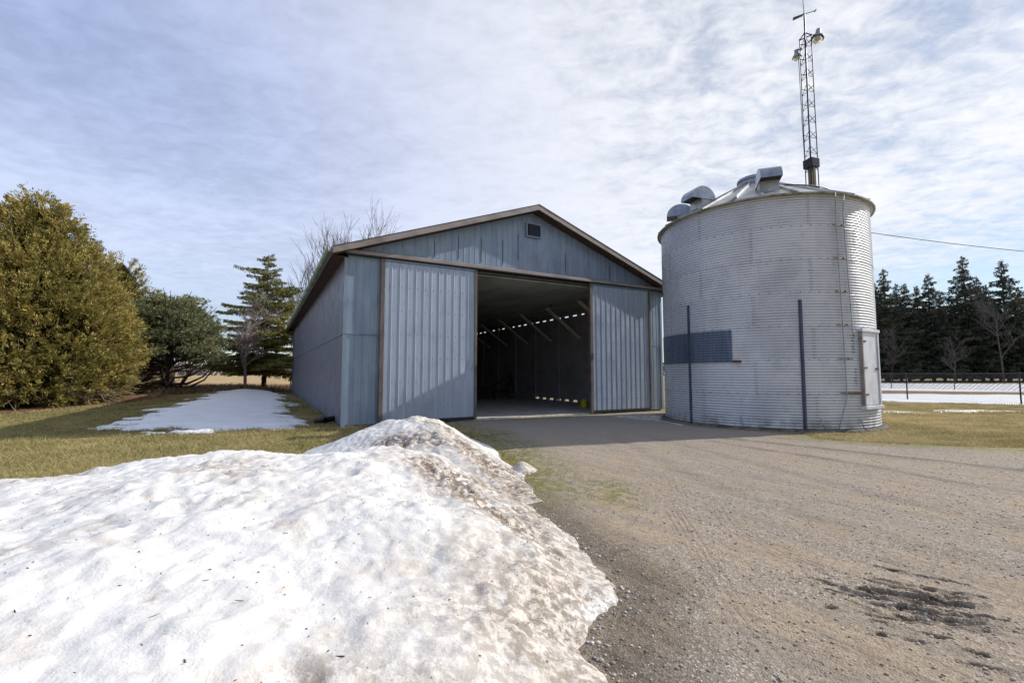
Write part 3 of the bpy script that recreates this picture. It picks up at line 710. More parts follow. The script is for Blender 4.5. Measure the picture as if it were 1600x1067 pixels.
# roof: two slabs with overhang .4 at the eaves and .45 at the gables
OH, OG, TH = .42, .45, .10
for sgn in (-1, 1):
    ue = RU+sgn*(RU+OH)
    p = []
    for dz in (-TH, 0):
        p += [(RU, -OG, 7.29+dz), (ue, -OG, roofz(ue)+dz), (ue, L+OG, roofz(ue)+dz), (RU, L+OG, 7.29+dz)]
    if sgn < 0: p = [p[1], p[0], p[3], p[2], p[5], p[4], p[7], p[6]]
    MB().hexa(p).build('roof', M['roofing'], barn)
    f0 = (ue, -OG-.012, roofz(ue)); f1 = (RU+sgn*.0, -OG-.012, 7.29)
    mb = MB()
    ys0, ys1 = -OG-.035, -OG-.001
    a, b = (f0, f1) if sgn < 0 else (f1, f0)
    mb.hexa([(a[0], ys0, a[2]-.17), (b[0], ys0, b[2]-.17), (b[0], ys1, b[2]-.17), (a[0], ys1, a[2]-.17),
             (a[0], ys0, a[2]+.012), (b[0], ys0, b[2]+.012), (b[0], ys1, b[2]+.012), (a[0], ys1, a[2]+.012)])
    mb.build('rake_fascia', M['trimgrey'], barn, bevel=.006)
    mb = MB()   # drip edge on top of the fascia
    mb.hexa([(a[0], ys0-.014, a[2]+.016), (b[0], ys0-.014, b[2]+.016), (b[0], ys1+.05, b[2]+.016), (a[0], ys1+.05, a[2]+.016),
             (a[0], ys0-.014, a[2]+.028), (b[0], ys0-.014, b[2]+.028), (b[0], ys1+.05, b[2]+.028), (a[0], ys1+.05, a[2]+.028)])
    mb.build('drip_edge', M['darksteel'], barn)
    # soffit boards under gable overhang and under the eave
    mb = MB()
    mb.hexa([(a[0]+.0, -OG, a[2]-.15), (b[0], -OG, b[2]-.15), (b[0], -.035, b[2]-.15), (a[0], -.035, a[2]-.15),
             (a[0], -OG, a[2]-.103), (b[0], -OG, b[2]-.103), (b[0], -.035, b[2]-.103), (a[0], -.035, a[2]-.103)])
    mb.build('gable_soffit', M['soffit'], barn)
    ui = 0 if sgn < 0 else W
    lo, hi = min(ui+sgn*.02, ue), max(ui+sgn*.02, ue)
    MB().box(lo, hi, -.03, L+OG, 4.80, 4.83).build('eave_soffit', M['soffit'], barn)
    fo = MB(); fo.box(min(ue, ue+sgn*.02), max(ue, ue+sgn*.02), -OG, L+OG, 4.735, roofz(ue)-.002); fo.build('eave_fascia', M['brown'], barn)
    # gutter with an open top
    g0 = ue+sgn*.022; g1 = ue+sgn*.14
    gm = MB(); A0, A1 = -OG-.02, L+OG
    prof = [(g0, 4.94), (g0, 4.80), (g0+sgn*.08, 4.80), (g1, 4.87), (g1, 4.945), (g1-sgn*.012, 4.945), (g1-sgn*.012, 4.875), (g0+sgn*.075, 4.812), (g0+sgn*.012, 4.812), (g0+sgn*.012, 4.94)]
    n = len(prof)
    gm.add([(x, A0, z) for x, z in prof]+[(x, A1, z) for x, z in prof], [(i, (i+1) % n, n+(i+1) % n, n+i) for i in range(n)]+[tuple(range(n))[::-1], tuple(range(n, 2*n))])
    gm.build('gutter', M['gutter'], barn)
MB().box(-.035, .08, -.032, -.002, .0, 4.80).build('corner_trim', M['siding'], barn)
MB().box(-.042,-.0135,.02,L,2.618,2.634).build('belt_flashing', M['door_metal'], barn)
MB().box(.0,.95,-.044,-.02,2.615,2.633).build('belt_flashing', M['siding'], barn)
MB().box(W-.07, W+.03, -.036, -.004, .05, 4.85).build('corner_trim', M['siding'], barn)
MB().box(-.02, 3.0, -.028, .02, -.05, .07).build('skirt_board', M['brown'], barn)
# door track cover across the front: a sloping brown-grey header with a dark ledge
hd = MB(); hd.add([(-.02,-.04,5.06),(W+.02,-.04,5.06),(W+.02,-.215,5.00),(-.02,-.215,5.00),(-.02,-.215,4.90),(W+.02,-.215,4.90),(W+.02,-.04,4.90),(-.02,-.04,4.90)],
       [(0,3,2,1),(3,4,5,2),(4,7,6,5),(0,7,4,3),(1,2,5,6),(0,1,6,7)])
hd.build('door_track_cover', M['trimgrey'], barn, bevel=.006)
MB().box(-.02, W+.02, -.20, -.05, 4.862, 4.898).build('door_track', M['darksteel'], barn)
# louvred vent in the gable
MB().box(5.96, 6.50, -.062, -.034, 6.30, 6.72).build('gable_vent', M['darksteel'], barn)
gv = [o for o in barn.children if o.name.startswith('gable_vent')][0]
mb = MB()
for k in range(6):
    z = 6.335+k*.062; mb.hexa([(6.0,-.10,z),(6.46,-.10,z),(6.46,-.064,z+.035),(6.0,-.064,z+.035),(6.0,-.10,z+.008),(6.46,-.10,z+.008),(6.46,-.064,z+.043),(6.0,-.064,z+.043)])
mb.build('louvre', M['stiff'], gv)
mb = MB(); mb.box(5.92,5.96,-.105,-.034,6.26,6.76); mb.box(6.50,6.54,-.105,-.034,6.26,6.76); mb.box(5.96,6.50,-.105,-.034,6.72,6.76); mb.box(5.96,6.50,-.105,-.034,6.26,6.30)
mb.build('vent_frame', M['siding'], gv)
# dark open laps between gable sheets
for u, zt, ln in ((2.62,5.62,.5),(3.42,5.88,.72),(4.22,5.95,.8),(5.02,6.0,.85),(5.62,6.3,.9),(7.6,5.9,.75),(9.7,5.62,.5)):
    MB().box(u-.009, u+.009, -.036, -.03, zt-ln, zt).build('lap_gap', M['darksteel'], barn)
# sliding doors
def dent_left(a, z):
    return -.05*math.exp(-((a-3.72)/.10)**2-((z-1.62)/.22)**2)+.035*math.exp(-((a-3.84)/.05)**2-((z-1.75)/.15)**2)-.02*math.exp(-((a-1.5)/.3)**2-((z-.5)/.25)**2)
def sliding_door(u0, u1, z0, z1, seed, label, dent):
    d0 = -.12
    panel = MB()
    ribbed(panel, rib_profile(u0+.07, u1-.07, .235, .030, .016), z0+.06, z1-.06, lambda a, d, z: (a, d0-d, z), 26, .003, seed, dent)
    panel.add([(u0+.07,d0+.03,z0+.06),(u1-.07,d0+.03,z0+.06),(u1-.07,d0+.03,z1-.06),(u0+.07,d0+.03,z1-.06)], [(0,3,2,1)])
    dr = panel.build('sliding_door', M['door_metal'], barn); tag(dr, label)
    e = MB(); e.box(u0, u0+.12, d0-.045, d0+.05, z0, z1); e.build('door_edge_trim', M['brown'], dr, bevel=.005)
    e = MB(); e.box(u1-.085, u1, d0-.045, d0+.05, z0, z1); e.build('door_edge_trim', M['brown'], dr, bevel=.005)
    e = MB(); e.box(u0+.12, u1-.085, d0-.043, d0+.05, z0, z0+.09); e.build('bottom_rail', M['darksteel'], dr, bevel=.004)
    e = MB(); e.box(u0+.12, u1-.085, d0-.036, d0+.05, z1-.05, z1); e.build('top_rail', M['siding'], dr, bevel=.004)
    sc_ = MB()
    n = round((u1-u0-.14)/.235); p_ = (u1-u0-.14)/n
    for zz in (.55, 1.25, 1.95, 2.65, 3.35, 4.05, 4.6):
        for i in range(n): sc_.box(u0+.07+i*p_+.075-.008, u0+.07+i*p_+.075+.008, d0-.010, d0-.001, zz-.008, zz+.008)
    so = sc_.build('screw_heads', M['darksteel'], dr); tag(so, kind='stuff')
    return dr
sliding_door(.96, 4.03, .05, 4.85, 11, 'dented left sliding door, ribbed and crossed by the bin shadow', dent_left)
sliding_door(8.62, 11.68, .06, 4.86, 12, 'right sliding door beside the grain bin, evenly ribbed', None)
MB().beam((8.70,-.19,2.0), (8.70,-.19,2.25), .03, .03).build('door_pull', M['darksteel'], barn)
dsp = MB(); dsp.tube([(-.5,L-.1,4.8),(-.1,L-.1,4.5),(-.08,L-.1,.2),(-.3,L-.2,.1)], .05, 8); dsp.build('downspout', M['siding'], barn)

# things in and by the barn
def place_uv(o, u, v, z=0, rz=0):
    x, y = from_uv(u, v); o.location = (x, y, z); o.rotation_euler = (0, 0, YAW+rz); return o
jug = empty('jerry_can'); place_uv(jug, 10.1, 2.2, .036, .3)
tag(jug, 'yellow plastic pail with a blue-grey lid on the barn floor by the right door', 'pail')
mb = MB(); mb.lathe([(.13,0), (.145,.02), (.155,.2), (.16,.34), (.165,.345), (.165,.36), (.15,.37)], 24); mb.build('body', M['yellow'], jug, True)
mb = MB(); mb.lathe([(.172,.362), (.172,.39), (.15,.40), (.07,.405), (.065,.46), (.03,.47)], 24); mb.build('lid', M['greycap'], jug, True)
mb = MB(); mb.tube([(.165*math.cos(t_), .05+.05*math.sin(t_)-.2*math.sin(t_), .34-.16*math.sin(t_)) for t_ in np.linspace(0, math.pi, 13)], .006, 6); mb.build('handle', M['darksteel'], jug)
jug.name = 'pail'
imp = empty('farm_implement'); place_uv(imp, 9.6, 10.5, .036, 0)
tag(imp, 'dark farm implement with a raised triangular hitch frame inside the barn', 'implement')
mb = MB(); mb.beam((-.2,0,.45),(1.5,.1,1.35),.09,.1); mb.beam((1.5,.1,1.35),(1.15,.05,.3),.08,.08); mb.beam((1.5,.1,1.35),(1.4,-.5,.35),.06,.06)
mb.build('hitch_frame', M['darksteel'], imp)
mb = MB(); mb.beam((-2.6,-.5,.5),(1.3,-.5,.4),.12,.14); mb.beam((-2.6,.7,.5),(1.3,.7,.4),.12,.14)
for k in range(4): mb.beam((-2.5+k*1.2,-.5,.46),(-2.5+k*1.2,.7,.46),.1,.1)
mb.build('main_frame', M['darksteel'], imp)
for x in (-2.2, -1.2, -.2, .8):
    mb = MB(); mb.tube([(x,-.6,.42),(x,-.85,.3),(x+.1,-.8,.08),(x+.25,-.78,.02)], .025, 6); mb.build('tine', M['darksteel'], imp)
for sy in (-.9, 1.0):
    w = MB(); w.lathe([(.18,-.09),(.30,-.10),(.33,-.05),(.33,.05),(.30,.10),(.18,.09)], 24); ob = w.build('wheel', M['rubber'], imp, True)
    ob.rotation_euler = (math.pi/2, 0, 0); ob.location = (-1.4, sy, .33)
    h = MB(); h.lathe([(.17,-.03),(.17,.03)], 20); h.build('rim', M['rust'], ob)
    h = MB(); h.lathe([(.05,-.14),(.06,-.13),(.06,.13),(.05,.14)], 12); h.build('hub', M['darksteel'], ob)
dp = empty('drain_pipe'); place_uv(dp, -.28, 1.2, .03, 0)
tag(dp, 'black corrugated drain pipe end lying on the grass at the front left barn corner', 'drain pipe')
P_ = curve([(0,.9,.07),(0,.5,.08),(-.05,.2,.09),(-.02,-.1,.09)], 14)
mb = MB(); mb.tube(P_, [.075+.012*(i % 2) for i in range(len(P_))], 12, cap=False); mb.build('pipe', M['black'], dp, True)
mb = MB(); mb.tube([(-.3,.15,.05),(.3,.25,.1)], [.07,.085], 12); mb.build('elbow', M['black'], dp, True)

# ------------------------------------------------------------------ grain bin
RZ = -R(28.65)
bn = empty('grain_bin', (BX, BY, 0), RZ)
tag(bn, 'round corrugated white-grey steel grain bin with a conical roof right of the barn', 'grain bin')
def bp(th, r_, z): return (r_*math.sin(R(th)), -r_*math.cos(R(th)), z)
MB().lathe([(BR+.16,-.08), (BR+.15,.03), (BR+.09,.075)], 64).build('foundation', M['padconc'], bn)
Z0, ZT = .08, 6.265; RING = .8835; PIT = RING/12
zs = np.arange(Z0, ZT+.001, PIT/8); nth = 180
ths = np.linspace(0, 2*math.pi, nth, endpoint=False)
ZZ, TT = np.meshgrid(zs, ths, indexing='ij')
rr = BR+.0075*np.sin((ZZ-Z0)*2*math.pi/PIT)+.004*((np.floor((ZZ-Z0)/RING)) % 2)+.01*fbm(TT*3, ZZ*.7, 210, 3)*np.sin(TT)**2*0
V = np.stack([rr*np.sin(TT), -rr*np.cos(TT), ZZ], -1).reshape(-1, 3)
i = (np.arange(len(zs)-1)[:, None]*nth); j = np.arange(nth)[None, :]; j2 = (j+1) % nth
F = np.stack([i+j, i+j2, i+nth+j2, i+nth+j], -1).reshape(-1, 4)
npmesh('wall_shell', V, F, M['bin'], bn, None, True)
# lap seams: rows of bolts along every ring and columns at sheet ends
bo = MB()
def bolt(th, z, s=.011): 
    c = Vector(bp(th, BR+.012, z)); n_ = Vector(bp(th, 1, 0)); tng = Vector((math.cos(R(th)), math.sin(R(th)), 0)); u_ = Vector((0,0,1))
    q = [c+tng*s*math.cos(k*math.pi/3)+u_*s*math.sin(k*math.pi/3) for k in range(6)]
    bo.add(q+[p+n_*.008 for p in q], [tuple(range(6, 12))]+[(k, (k+1) % 6, 6+(k+1) % 6, 6+k) for k in range(6)])
for r_ in range(1, 7):
    for th in np.arange(-95, 100, 4.6): bolt(th+r_*.9, Z0+RING*r_+.01)
for r_ in range(7):
    for th in (-84+(r_ % 2)*27, -30+(r_ % 2)*27, 24+(r_ % 2)*27):
        for k in range(11):
            bolt(th, Z0+RING*r_+.06+k*.075, .009); bolt(th+.9, Z0+RING*r_+.06+k*.075, .009)
tag(bo.build('bolt_heads', M['darksteel'], bn), kind='stuff')
# cone roof with radial ribs
ZE, ZC, RC = 6.275, 7.70, .46
def cz(r_): return ZE-.04+(ZC-ZE)*(BR+.12-r_)/(BR+.12-RC)
mb = MB(); NR = 24
rf = MB(); rf.lathe([(BR+.12, ZE-.06), (BR+.12, cz(BR+.12)), (RC, cz(RC))], 96); rf.build('roof', M['binroof'], bn)
for k in range(NR):
    th = k*15+4; a = Vector(bp(th, BR+.13, cz(BR+.13)+.025)); b = Vector(bp(th, RC, cz(RC)+.025))
    MB().beam(a, b, .05, .05).build('roof_rib', M['binroof'], bn)
MB().lathe([(BR+.02,6.225),(BR+.125,6.205),(BR+.135,6.215),(BR+.135,6.25),(BR+.12,6.255)], 96).build('eave_rim', M['rim'], bn, False)
MB().lathe([(.47,7.66),(.47,7.80),(.51,7.81),(.52,7.85),(.50,7.90),(.42,7.94),(.1,7.98)], 40).build('roof_cap', M['vent'], bn, False)
# walk rings / lifting ring on the roof, step bars
rg_ = MB(); rg_.tube([bp(a, 2.2, cz(2.2)+.09) for a in range(20, 96, 4)], .018, 6); rg_.build('roof_ring', M['darksteel'], bn)
def roof_vent(th, label):
    # half-round hood: axis tangential, sheet curves over outwards, mouth faces down
    w, r_ = .27, .40; rc = 2.32; zb = cz(rc-.05)+.20
    ob = MB(); n = 18; vs = []
    def P(rad, tan, z):
        t_ = R(th); return (rad*math.sin(t_)+tan*math.cos(t_), -rad*math.cos(t_)+tan*math.sin(t_), z)
    for s_ in (-w, w):
        for k in range(n+1):
            a = math.pi*k/n; vs.append(P(rc+r_*math.cos(a)*1.1, s_, zb+r_*math.sin(a)))
    fs = [(k, k+1, n+2+k, n+1+k) for k in range(n)]+[tuple(range(n+1))[::-1], tuple(range(n+1, 2*n+2))]
    ob.add(vs, fs)
    ob.add([P(rc-1.1*r_, -w, zb), P(rc-1.1*r_, w, zb), P(rc-1.1*r_+.02, w, zb-.0), P(rc-1.1*r_+.02, -w, zb)], [(0,1,2,3)])
    hood = ob.build('roof_vent', M['vent'], bn); tag(hood, label)
    nk = MB()
    r0, r1 = rc-1.1*r_, rc+.10
    nk.hexa([P(r0,-w+.02,cz(r0)-.02), P(r1,-w+.02,cz(r1)-.02), P(r1,w-.02,cz(r1)-.02), P(r0,w-.02,cz(r0)-.02),
             P(r0,-w+.02,zb+.03), P(r1,-w+.02,zb+.03), P(r1,w-.02,zb+.03), P(r0,w-.02,zb+.03)])
    nk.build('neck', M['binroof'], hood)
    mo = MB(); mo.hexa([P(r1+.01,-w+.015,zb+.02), P(rc+1.1*r_-.02,-w+.015,zb+.004), P(rc+1.1*r_-.02,w-.015,zb+.004), P(r1+.01,w-.015,zb+.02),
             P(r1+.01,-w+.015,zb+.06), P(rc+1.1*r_-.03,-w+.015,zb+.012), P(rc+1.1*r_-.03,w-.015,zb+.012), P(r1+.01,w-.015,zb+.06)])
    mo.build('screen', M['black'], hood)
roof_vent(9, 'roof vent hood at the front of the bin roof')
roof_vent(-42, 'roof vent hood on the left front of the bin roof')
roof_vent(-80, 'roof vent hood on the far left edge of the bin roof')
# patch sheet: dull corrugated panel a little proud of the shell
zs = np.arange(1.80, 2.70, PIT/8); th_ = np.radians(np.linspace(-92, -13.3, 50)); ZZ, TT = np.meshgrid(zs, th_, indexing='ij')
rr = BR+.016+.0075*np.sin((ZZ-Z0)*2*math.pi/PIT)+.002
npmesh('patch_sheet', np.stack([rr*np.sin(TT), -rr*np.cos(TT), ZZ], -1).reshape(-1, 3), grid_faces(*ZZ.shape), M['patch'], bn, None, True)
def stiffener(th, z0, z1, w):
    t_ = R(th); mb = MB()
    def P(rad, tan, z): return (rad*math.sin(t_)+tan*math.cos(t_), -rad*math.cos(t_)+tan*math.sin(t_), z)
    a, b = BR+.008, BR+.06
    mb.hexa([P(a,-w,z0), P(b,-w*.6,z0), P(b,w*.6,z0), P(a,w,z0), P(a,-w,z1), P(b,-w*.6,z1), P(b,w*.6,z1), P(a,w,z1)])
    fl = .012
    mb.hexa([P(a,-w-fl,z0), P(a+.02,-w-fl,z0), P(a+.02,w+fl,z0), P(a,w+fl,z0), P(a,-w-fl,z1), P(a+.02,-w-fl,z1), P(a+.02,w+fl,z1), P(a,w+fl,z1)])
    return mb.build('stiffener', M['stiff'], bn)
stiffener(18.6, .08, 3.42, .03); stiffener(-38.6, .08, 3.53, .022)
# door box on the right
t_ = R(60)
def P(rad, tan, z): return (rad*math.sin(t_)+tan*math.cos(t_), -rad*math.cos(t_)+tan*math.sin(t_), z)
def pbox(mb, r0, r1, a0, a1, z0, z1):
    return mb.hexa([P(r0,a0,z0), P(r1,a0,z0), P(r1,a1,z0), P(r0,a1,z0), P(r0,a0,z1), P(r1,a0,z1), P(r1,a1,z1), P(r0,a1,z1)])
dw = .47
door = pbox(MB(), BR-.1, BR+.02, -dw+.05, dw-.05, .68, 2.60).build('door', M['bindoor'], bn, bevel=.006)
fm = MB(); pbox(fm, BR-.12, BR+.045, -dw-.03, -dw+.03, .60, 2.59); fm.build('door_jamb', M['trimgrey'], door, bevel=.005)
fm = MB(); pbox(fm, BR-.12, BR+.045, dw-.045, dw+.03, .66, 2.59); fm.build('door_jamb', M['bindoor'], door, bevel=.005)
fm = MB(); pbox(fm, BR-.12, BR+.07, -dw-.05, dw+.05, 2.60, 2.68); fm.build('door_lintel', M['bindoor'], door, bevel=.006)
fm = MB(); pbox(fm, BR-.12, BR+.085, -dw-.05, dw+.05, .57, .655); fm.build('door_sill', M['bindoor'], door, bevel=.006)
for z in (.95, 1.65, 2.35):
    mb = MB(); pbox(mb, BR+.02, BR+.05, -dw+.03, -dw+.20, z-.02, z+.02); mb.build('hinge', M['rust'], door)
mb = MB(); pbox(mb, BR+.02, BR+.05, dw-.2, dw-.06, 1.6, 1.65); mb.build('latch', M['rust'], door)
# conduits with brackets at every ring
mb = MB(); mb.tube([bp(36.5, BR+.16, 6.24), bp(36.5, BR+.17, 6.05), bp(38, BR+.06, 5.8), bp(39.6, BR+.05, .95), bp(39.2, BR+.06, .86), bp(34.5, BR+.07, .2), bp(34, BR+.07, .06)], .012, 8)
cd = mb.build('conduit', M['lampgrey'], bn, True)
mb = MB(); mb.tube([bp(41.5, BR+.16, 6.2), bp(42, BR+.08, 5.7), bp(45, BR+.05, 2.6), bp(46, BR+.06, 2.45)], .011, 8); mb.build('conduit', M['lampgrey'], bn, True)
for k in range(1, 7):
    z = Z0+RING*k+.03; mb = MB()
    mb.tube([bp(36.5, BR+.03, z), bp(44.5, BR+.03, z)], .012, 6)
    if k == 1: mb.tube([bp(40, BR+.05, z-.0), bp(49, BR+.06, z)], .022, 6)
    mb.build('bracket', M['rust'] if k < 2 else M['rim'], cd)
    mb = MB(); mb.lathe([(.02,0),(.02,.035)], 8, bp(42, BR+.03, z-.02)); mb.build('clamp', M['darksteel'], cd)
for th in (-10, 26, 48):
    mb = MB(); mb.tube([bp(th, BR+.02, .34), bp(th, BR+.07, .2), bp(th+1.3, BR+.06, .10), bp(th+1.5, BR+.14, .07)], .014, 6); pl = mb.build('anchor', M['lampgrey'], bn)
mb = MB(); mb.tube([bp(-11.6, BR+.01, 1.83), bp(-11.6, BR+.14, 1.83)], .04, 10); mb.tube([bp(-13, BR+.02, 1.83), bp(-9, BR+.02, 1.83)], .035, 8); mb.build('pipe_stub', M['rust'], bn)
# rust runs and peeled strips beside the door
for th, z, n in ((46.2, 2.52, 7), (46.6, 1.62, 6)):
    for k in range(n):
        mb = MB(); w = random.uniform(.8, 2.6); zz = z-k*PIT
        mb.add([bp(th+.8-w, BR+.0115, zz), bp(th+.8, BR+.0115, zz), bp(th+.8, BR+.0115, zz-.035), bp(th+.8-w*.6, BR+.0115, zz-.035)], [(0,1,2,3)])
        mb.build('peeled_paint', M['patch'], bn)

# ------------------------------------------------------------------ light mast behind the bin
mast = empty('light_mast', (11.86, 17.5, 0), R(18))
tag(mast, 'tall wooden pole carrying a lattice tower, lamps and a wind vane behind the grain bin', 'mast')
MB().tube([(0,0,-.3),(0,0,5),(.01,0,10.0)], [.17,.155,.13], 14).build('pole', M['pole'], mast, True)
fr = MB(); a_ = .185
legs = [(-a_,-.13), (a_,-.13), (0,.26)]
for k, (x, y) in enumerate(legs):
    lm = MB(); lm.tube([(x,y,8.75),(x*.95,y*.95,15.15)], .030 if k == 0 else .019, 8); lm.build('tower_leg', M['darksteel'], mast)
br = MB()
z = 9.5; k = 0
while z < 15.0:
    for i in range(3):
        p, q = legs[i], legs[(i+1) % 3]
        br = MB(); br.tube([(p[0],p[1],z),(q[0],q[1],z+.30)], .010, 5); br.tube([(q[0],q[1],z),(p[0],p[1],z+.30)], .010, 5); br.build('tower_brace', M['darksteel'], mast)
    z += .64
for zz in (8.8, 9.95, 15.1):
    for i in range(3):
        p, q = legs[i], legs[(i+1) % 3]; MB().tube([(p[0],p[1],zz),(q[0],q[1],zz)], .022, 6).build('tower_collar', M['darksteel'], mast)
MB().box(-.2,.2,-.2,.2,9.6,9.95).build('pole_clamp', M['darksteel'], mast, bevel=.01)
MB().tube([(.0,0,13.2),(0,0,16.1)], .03, 8).build('mast_tube', M['darksteel'], mast)
MB().tube([(0,0,16.1),(-.02,.02,16.9),(-.08,.05,17.25),(-.22,.08,17.6),(-.45,.1,17.85)], [.016,.014,.013,.012,.008], 6).build('whip_aerial', M['darksteel'], mast)
# wind vane
vn = MB(); vn.tube([(-.1,0,15.98),(.72,.05,16.42)], .016, 6); vn.tube([(.66,.05,16.36),(.74,.05,16.46)], .03, 6)
vo = vn.build('wind_vane', M['darksteel'], mast)
tv = MB(); tv.hexa([(-.62,-.012,15.60),(-.10,-.012,15.92),(-.10,.012,15.92),(-.62,.012,15.60),(-.60,-.012,15.74),(-.06,-.012,16.03),(-.06,.012,16.03),(-.60,.012,15.74)])
tv.build('vane_tail', M['darksteel'], vo)
def lamp(x, y, z, tilt, label):
    hd_ = MB(); hd_.lathe([(.06,.26),(.085,.25),(.09,.08),(.11,.06),(.12,.0)], 16); o = hd_.build('floodlight', M['lampgrey'], mast); tag(o, label)
    o.location = (x, y, z); o.rotation_euler = (0, tilt, 0)
    sh = MB(); n = 20; prof = [(.12,.0),(.17,-.04),(.235,-.15),(.245,-.19),(.235,-.19),(.16,-.05),(.1,-.01)]; sh.lathe(prof, n); sh.build('lamp_shade', M['lampgrey'], o, True)
    gl = MB(); gl.lathe([(.12,-.08),(.17,-.15),(.19,-.24),(.15,-.33),(.06,-.38),(.01,-.385)], 18); gl.build('lamp_glass', M['glass'], o, True)
    return o
lamp(.70, 0, 15.32, R(12), 'upper lamp out on the right arm of the tower')
lamp(-.27, .2, 14.40, R(-8), 'lower lamp close against the left leg of the tower').scale = (.72,.72,.72)
MB().tube([(a_,-.1,15.12),(.45,-.04,15.22),(.66,0,15.42)], .025, 8).build('lamp_arm', M['darksteel'], mast)
MB().tube([(-.22,0,14.5),(-.27,.2,14.58)], .025, 8).build('lamp_arm', M['darksteel'], mast)
MB().tube([(-.42,.0,14.5),(-.41,-.02,11.5),(-.36,-.04,8.5),(-.2,-.1,6.3)], .012, 6).build('lamp_cable', M['wire'], mast)
pts = []
A_, B_ = Vector((11.86,17.5,7.35)), Vector((29.5,20.5,6.65))
for k in range(31):
    f = k/30; p = A_.lerp(B_, f); p.z -= .45*4*f*(1-f)*.5; pts.append(p)
o = MB().tube(pts, .014, 6).build('overhead_cable', M['wire'], None)
tag(o, 'thin dark overhead cable sagging to the right from the mast behind the bin', 'cable')
ep = empty('utility_pole', (29.5,20.5,0)); tag(ep, 'wooden utility pole holding the far end of the overhead cable', 'pole')
MB().tube([(0,0,-.2),(0,0,7.0)], [.14,.11], 12).build('shaft', M['pole'], ep, True); MB().lathe([(.03,0),(.05,.03),(.03,.08)], 10, (0,-.13,6.6)).build('insulator', M['lampgrey'], ep)

# ------------------------------------------------------------------ wire fences
def fence(name, pts, h, sp, label, wire=.006, cell=.085):
    f = empty(name, (pts[0][0], pts[0][1], 0)); tag(f, label, 'fence')
    ox, oy = pts[0]
    wm = MB(); V_ = []; F_ = []
    for (x0, y0), (x1, y1) in zip(pts[:-1], pts[1:]):
        Ln = math.hypot(x1-x0, y1-y0); dx_, dy_ = (x1-x0)/Ln, (y1-y0)/Ln
        n = max(1, round(Ln/sp))
        for k in range(n+1):
            d = Ln*k/n; x, y = x0+dx_*d-ox, y0+dy_*d-oy; z = float(terrain(np.array(x+ox), np.array(y+oy)))
            p = MB(); p.tube([(x,y,z-.2),(x,y,z+h+.02)], .032, 8); p.tube([(x,y,z+h+.02),(x,y,z+h+.05)], [.036,.012], 8); p.build('post', M['blackfence'], f)
        MB().tube([(x0-ox,y0-oy,h),(x1-ox,y1-oy,h)], .024, 8).build('top_rail', M['blackfence'], f)
        m = int((Ln+h)/cell)
        for k in range(m):
            for sg in (0, 1):
                s0 = k*cell-h; a0, z0, a1, z1 = s0, .04, s0+h-.05, h-.01
                if a0 < 0: z0 += -a0; a0 = 0.
                if a1 > Ln: z1 -= a1-Ln; a1 = Ln
                if a1 <= a0: continue
                if sg: a0, a1, = Ln-a0, Ln-a1
                b = len(V_); of = .006*(1 if sg else -1); nx_, ny_ = -dy_*of, dx_*of
                for (a, z) in ((a0, z0), (a1, z1)):
                    for e in (-wire, wire): V_.append((x0-ox+dx_*(a+e)+nx_, y0-oy+dy_*(a+e)+ny_, z-e))
                F_.append((b, b+1, b+3, b+2))
    npmesh('wire_mesh', V_, F_, M['blackfence'], f)
    return f
n1 = np.array([21.85,25.3]); n2 = np.array([24.16,21.74]); dv = (n2-n1)
a = n1-dv*5; b = n2+dv*2
fence('chain_link_fence', [tuple(a), tuple(b)], 1.5, float(np.hypot(*dv)), 'black chain-link fence standing nearest, along the edge of the snowy paddock')
r1 = np.array([36.35,43.8]); r2 = np.array([39.2,40.5]); dv = r2-r1
fence('chain_link_fence', [tuple(r1-dv*4), tuple(r2+dv*6)], 1.5, float(np.hypot(*dv)), 'farther black chain-link fence across the snow in front of the spruces', .006, .1)

# ------------------------------------------------------------------ foliage builders
def flakes(C, D, N_, ln, wd, rg):
    """diamond leaves: centre C, long direction D, random roll; ln, wd arrays"""
    n = len(C); D = D/np.linalg.norm(D, axis=1, keepdims=True)
    r_ = rg.normal(size=(n, 3)) if N_ is None else N_+.5*rg.normal(size=(n, 3))
    s = np.cross(D, r_); s /= np.linalg.norm(s, axis=1, keepdims=True)+1e-9
    ln = ln[:, None]; wd = wd[:, None]
    V = np.stack([C-D*ln*.5, C+s*wd*.5-D*ln*.05, C+D*ln*.5, C-s*wd*.5-D*ln*.05], 1).reshape(-1, 3)
    return V, np.arange(4*n).reshape(-1, 4)

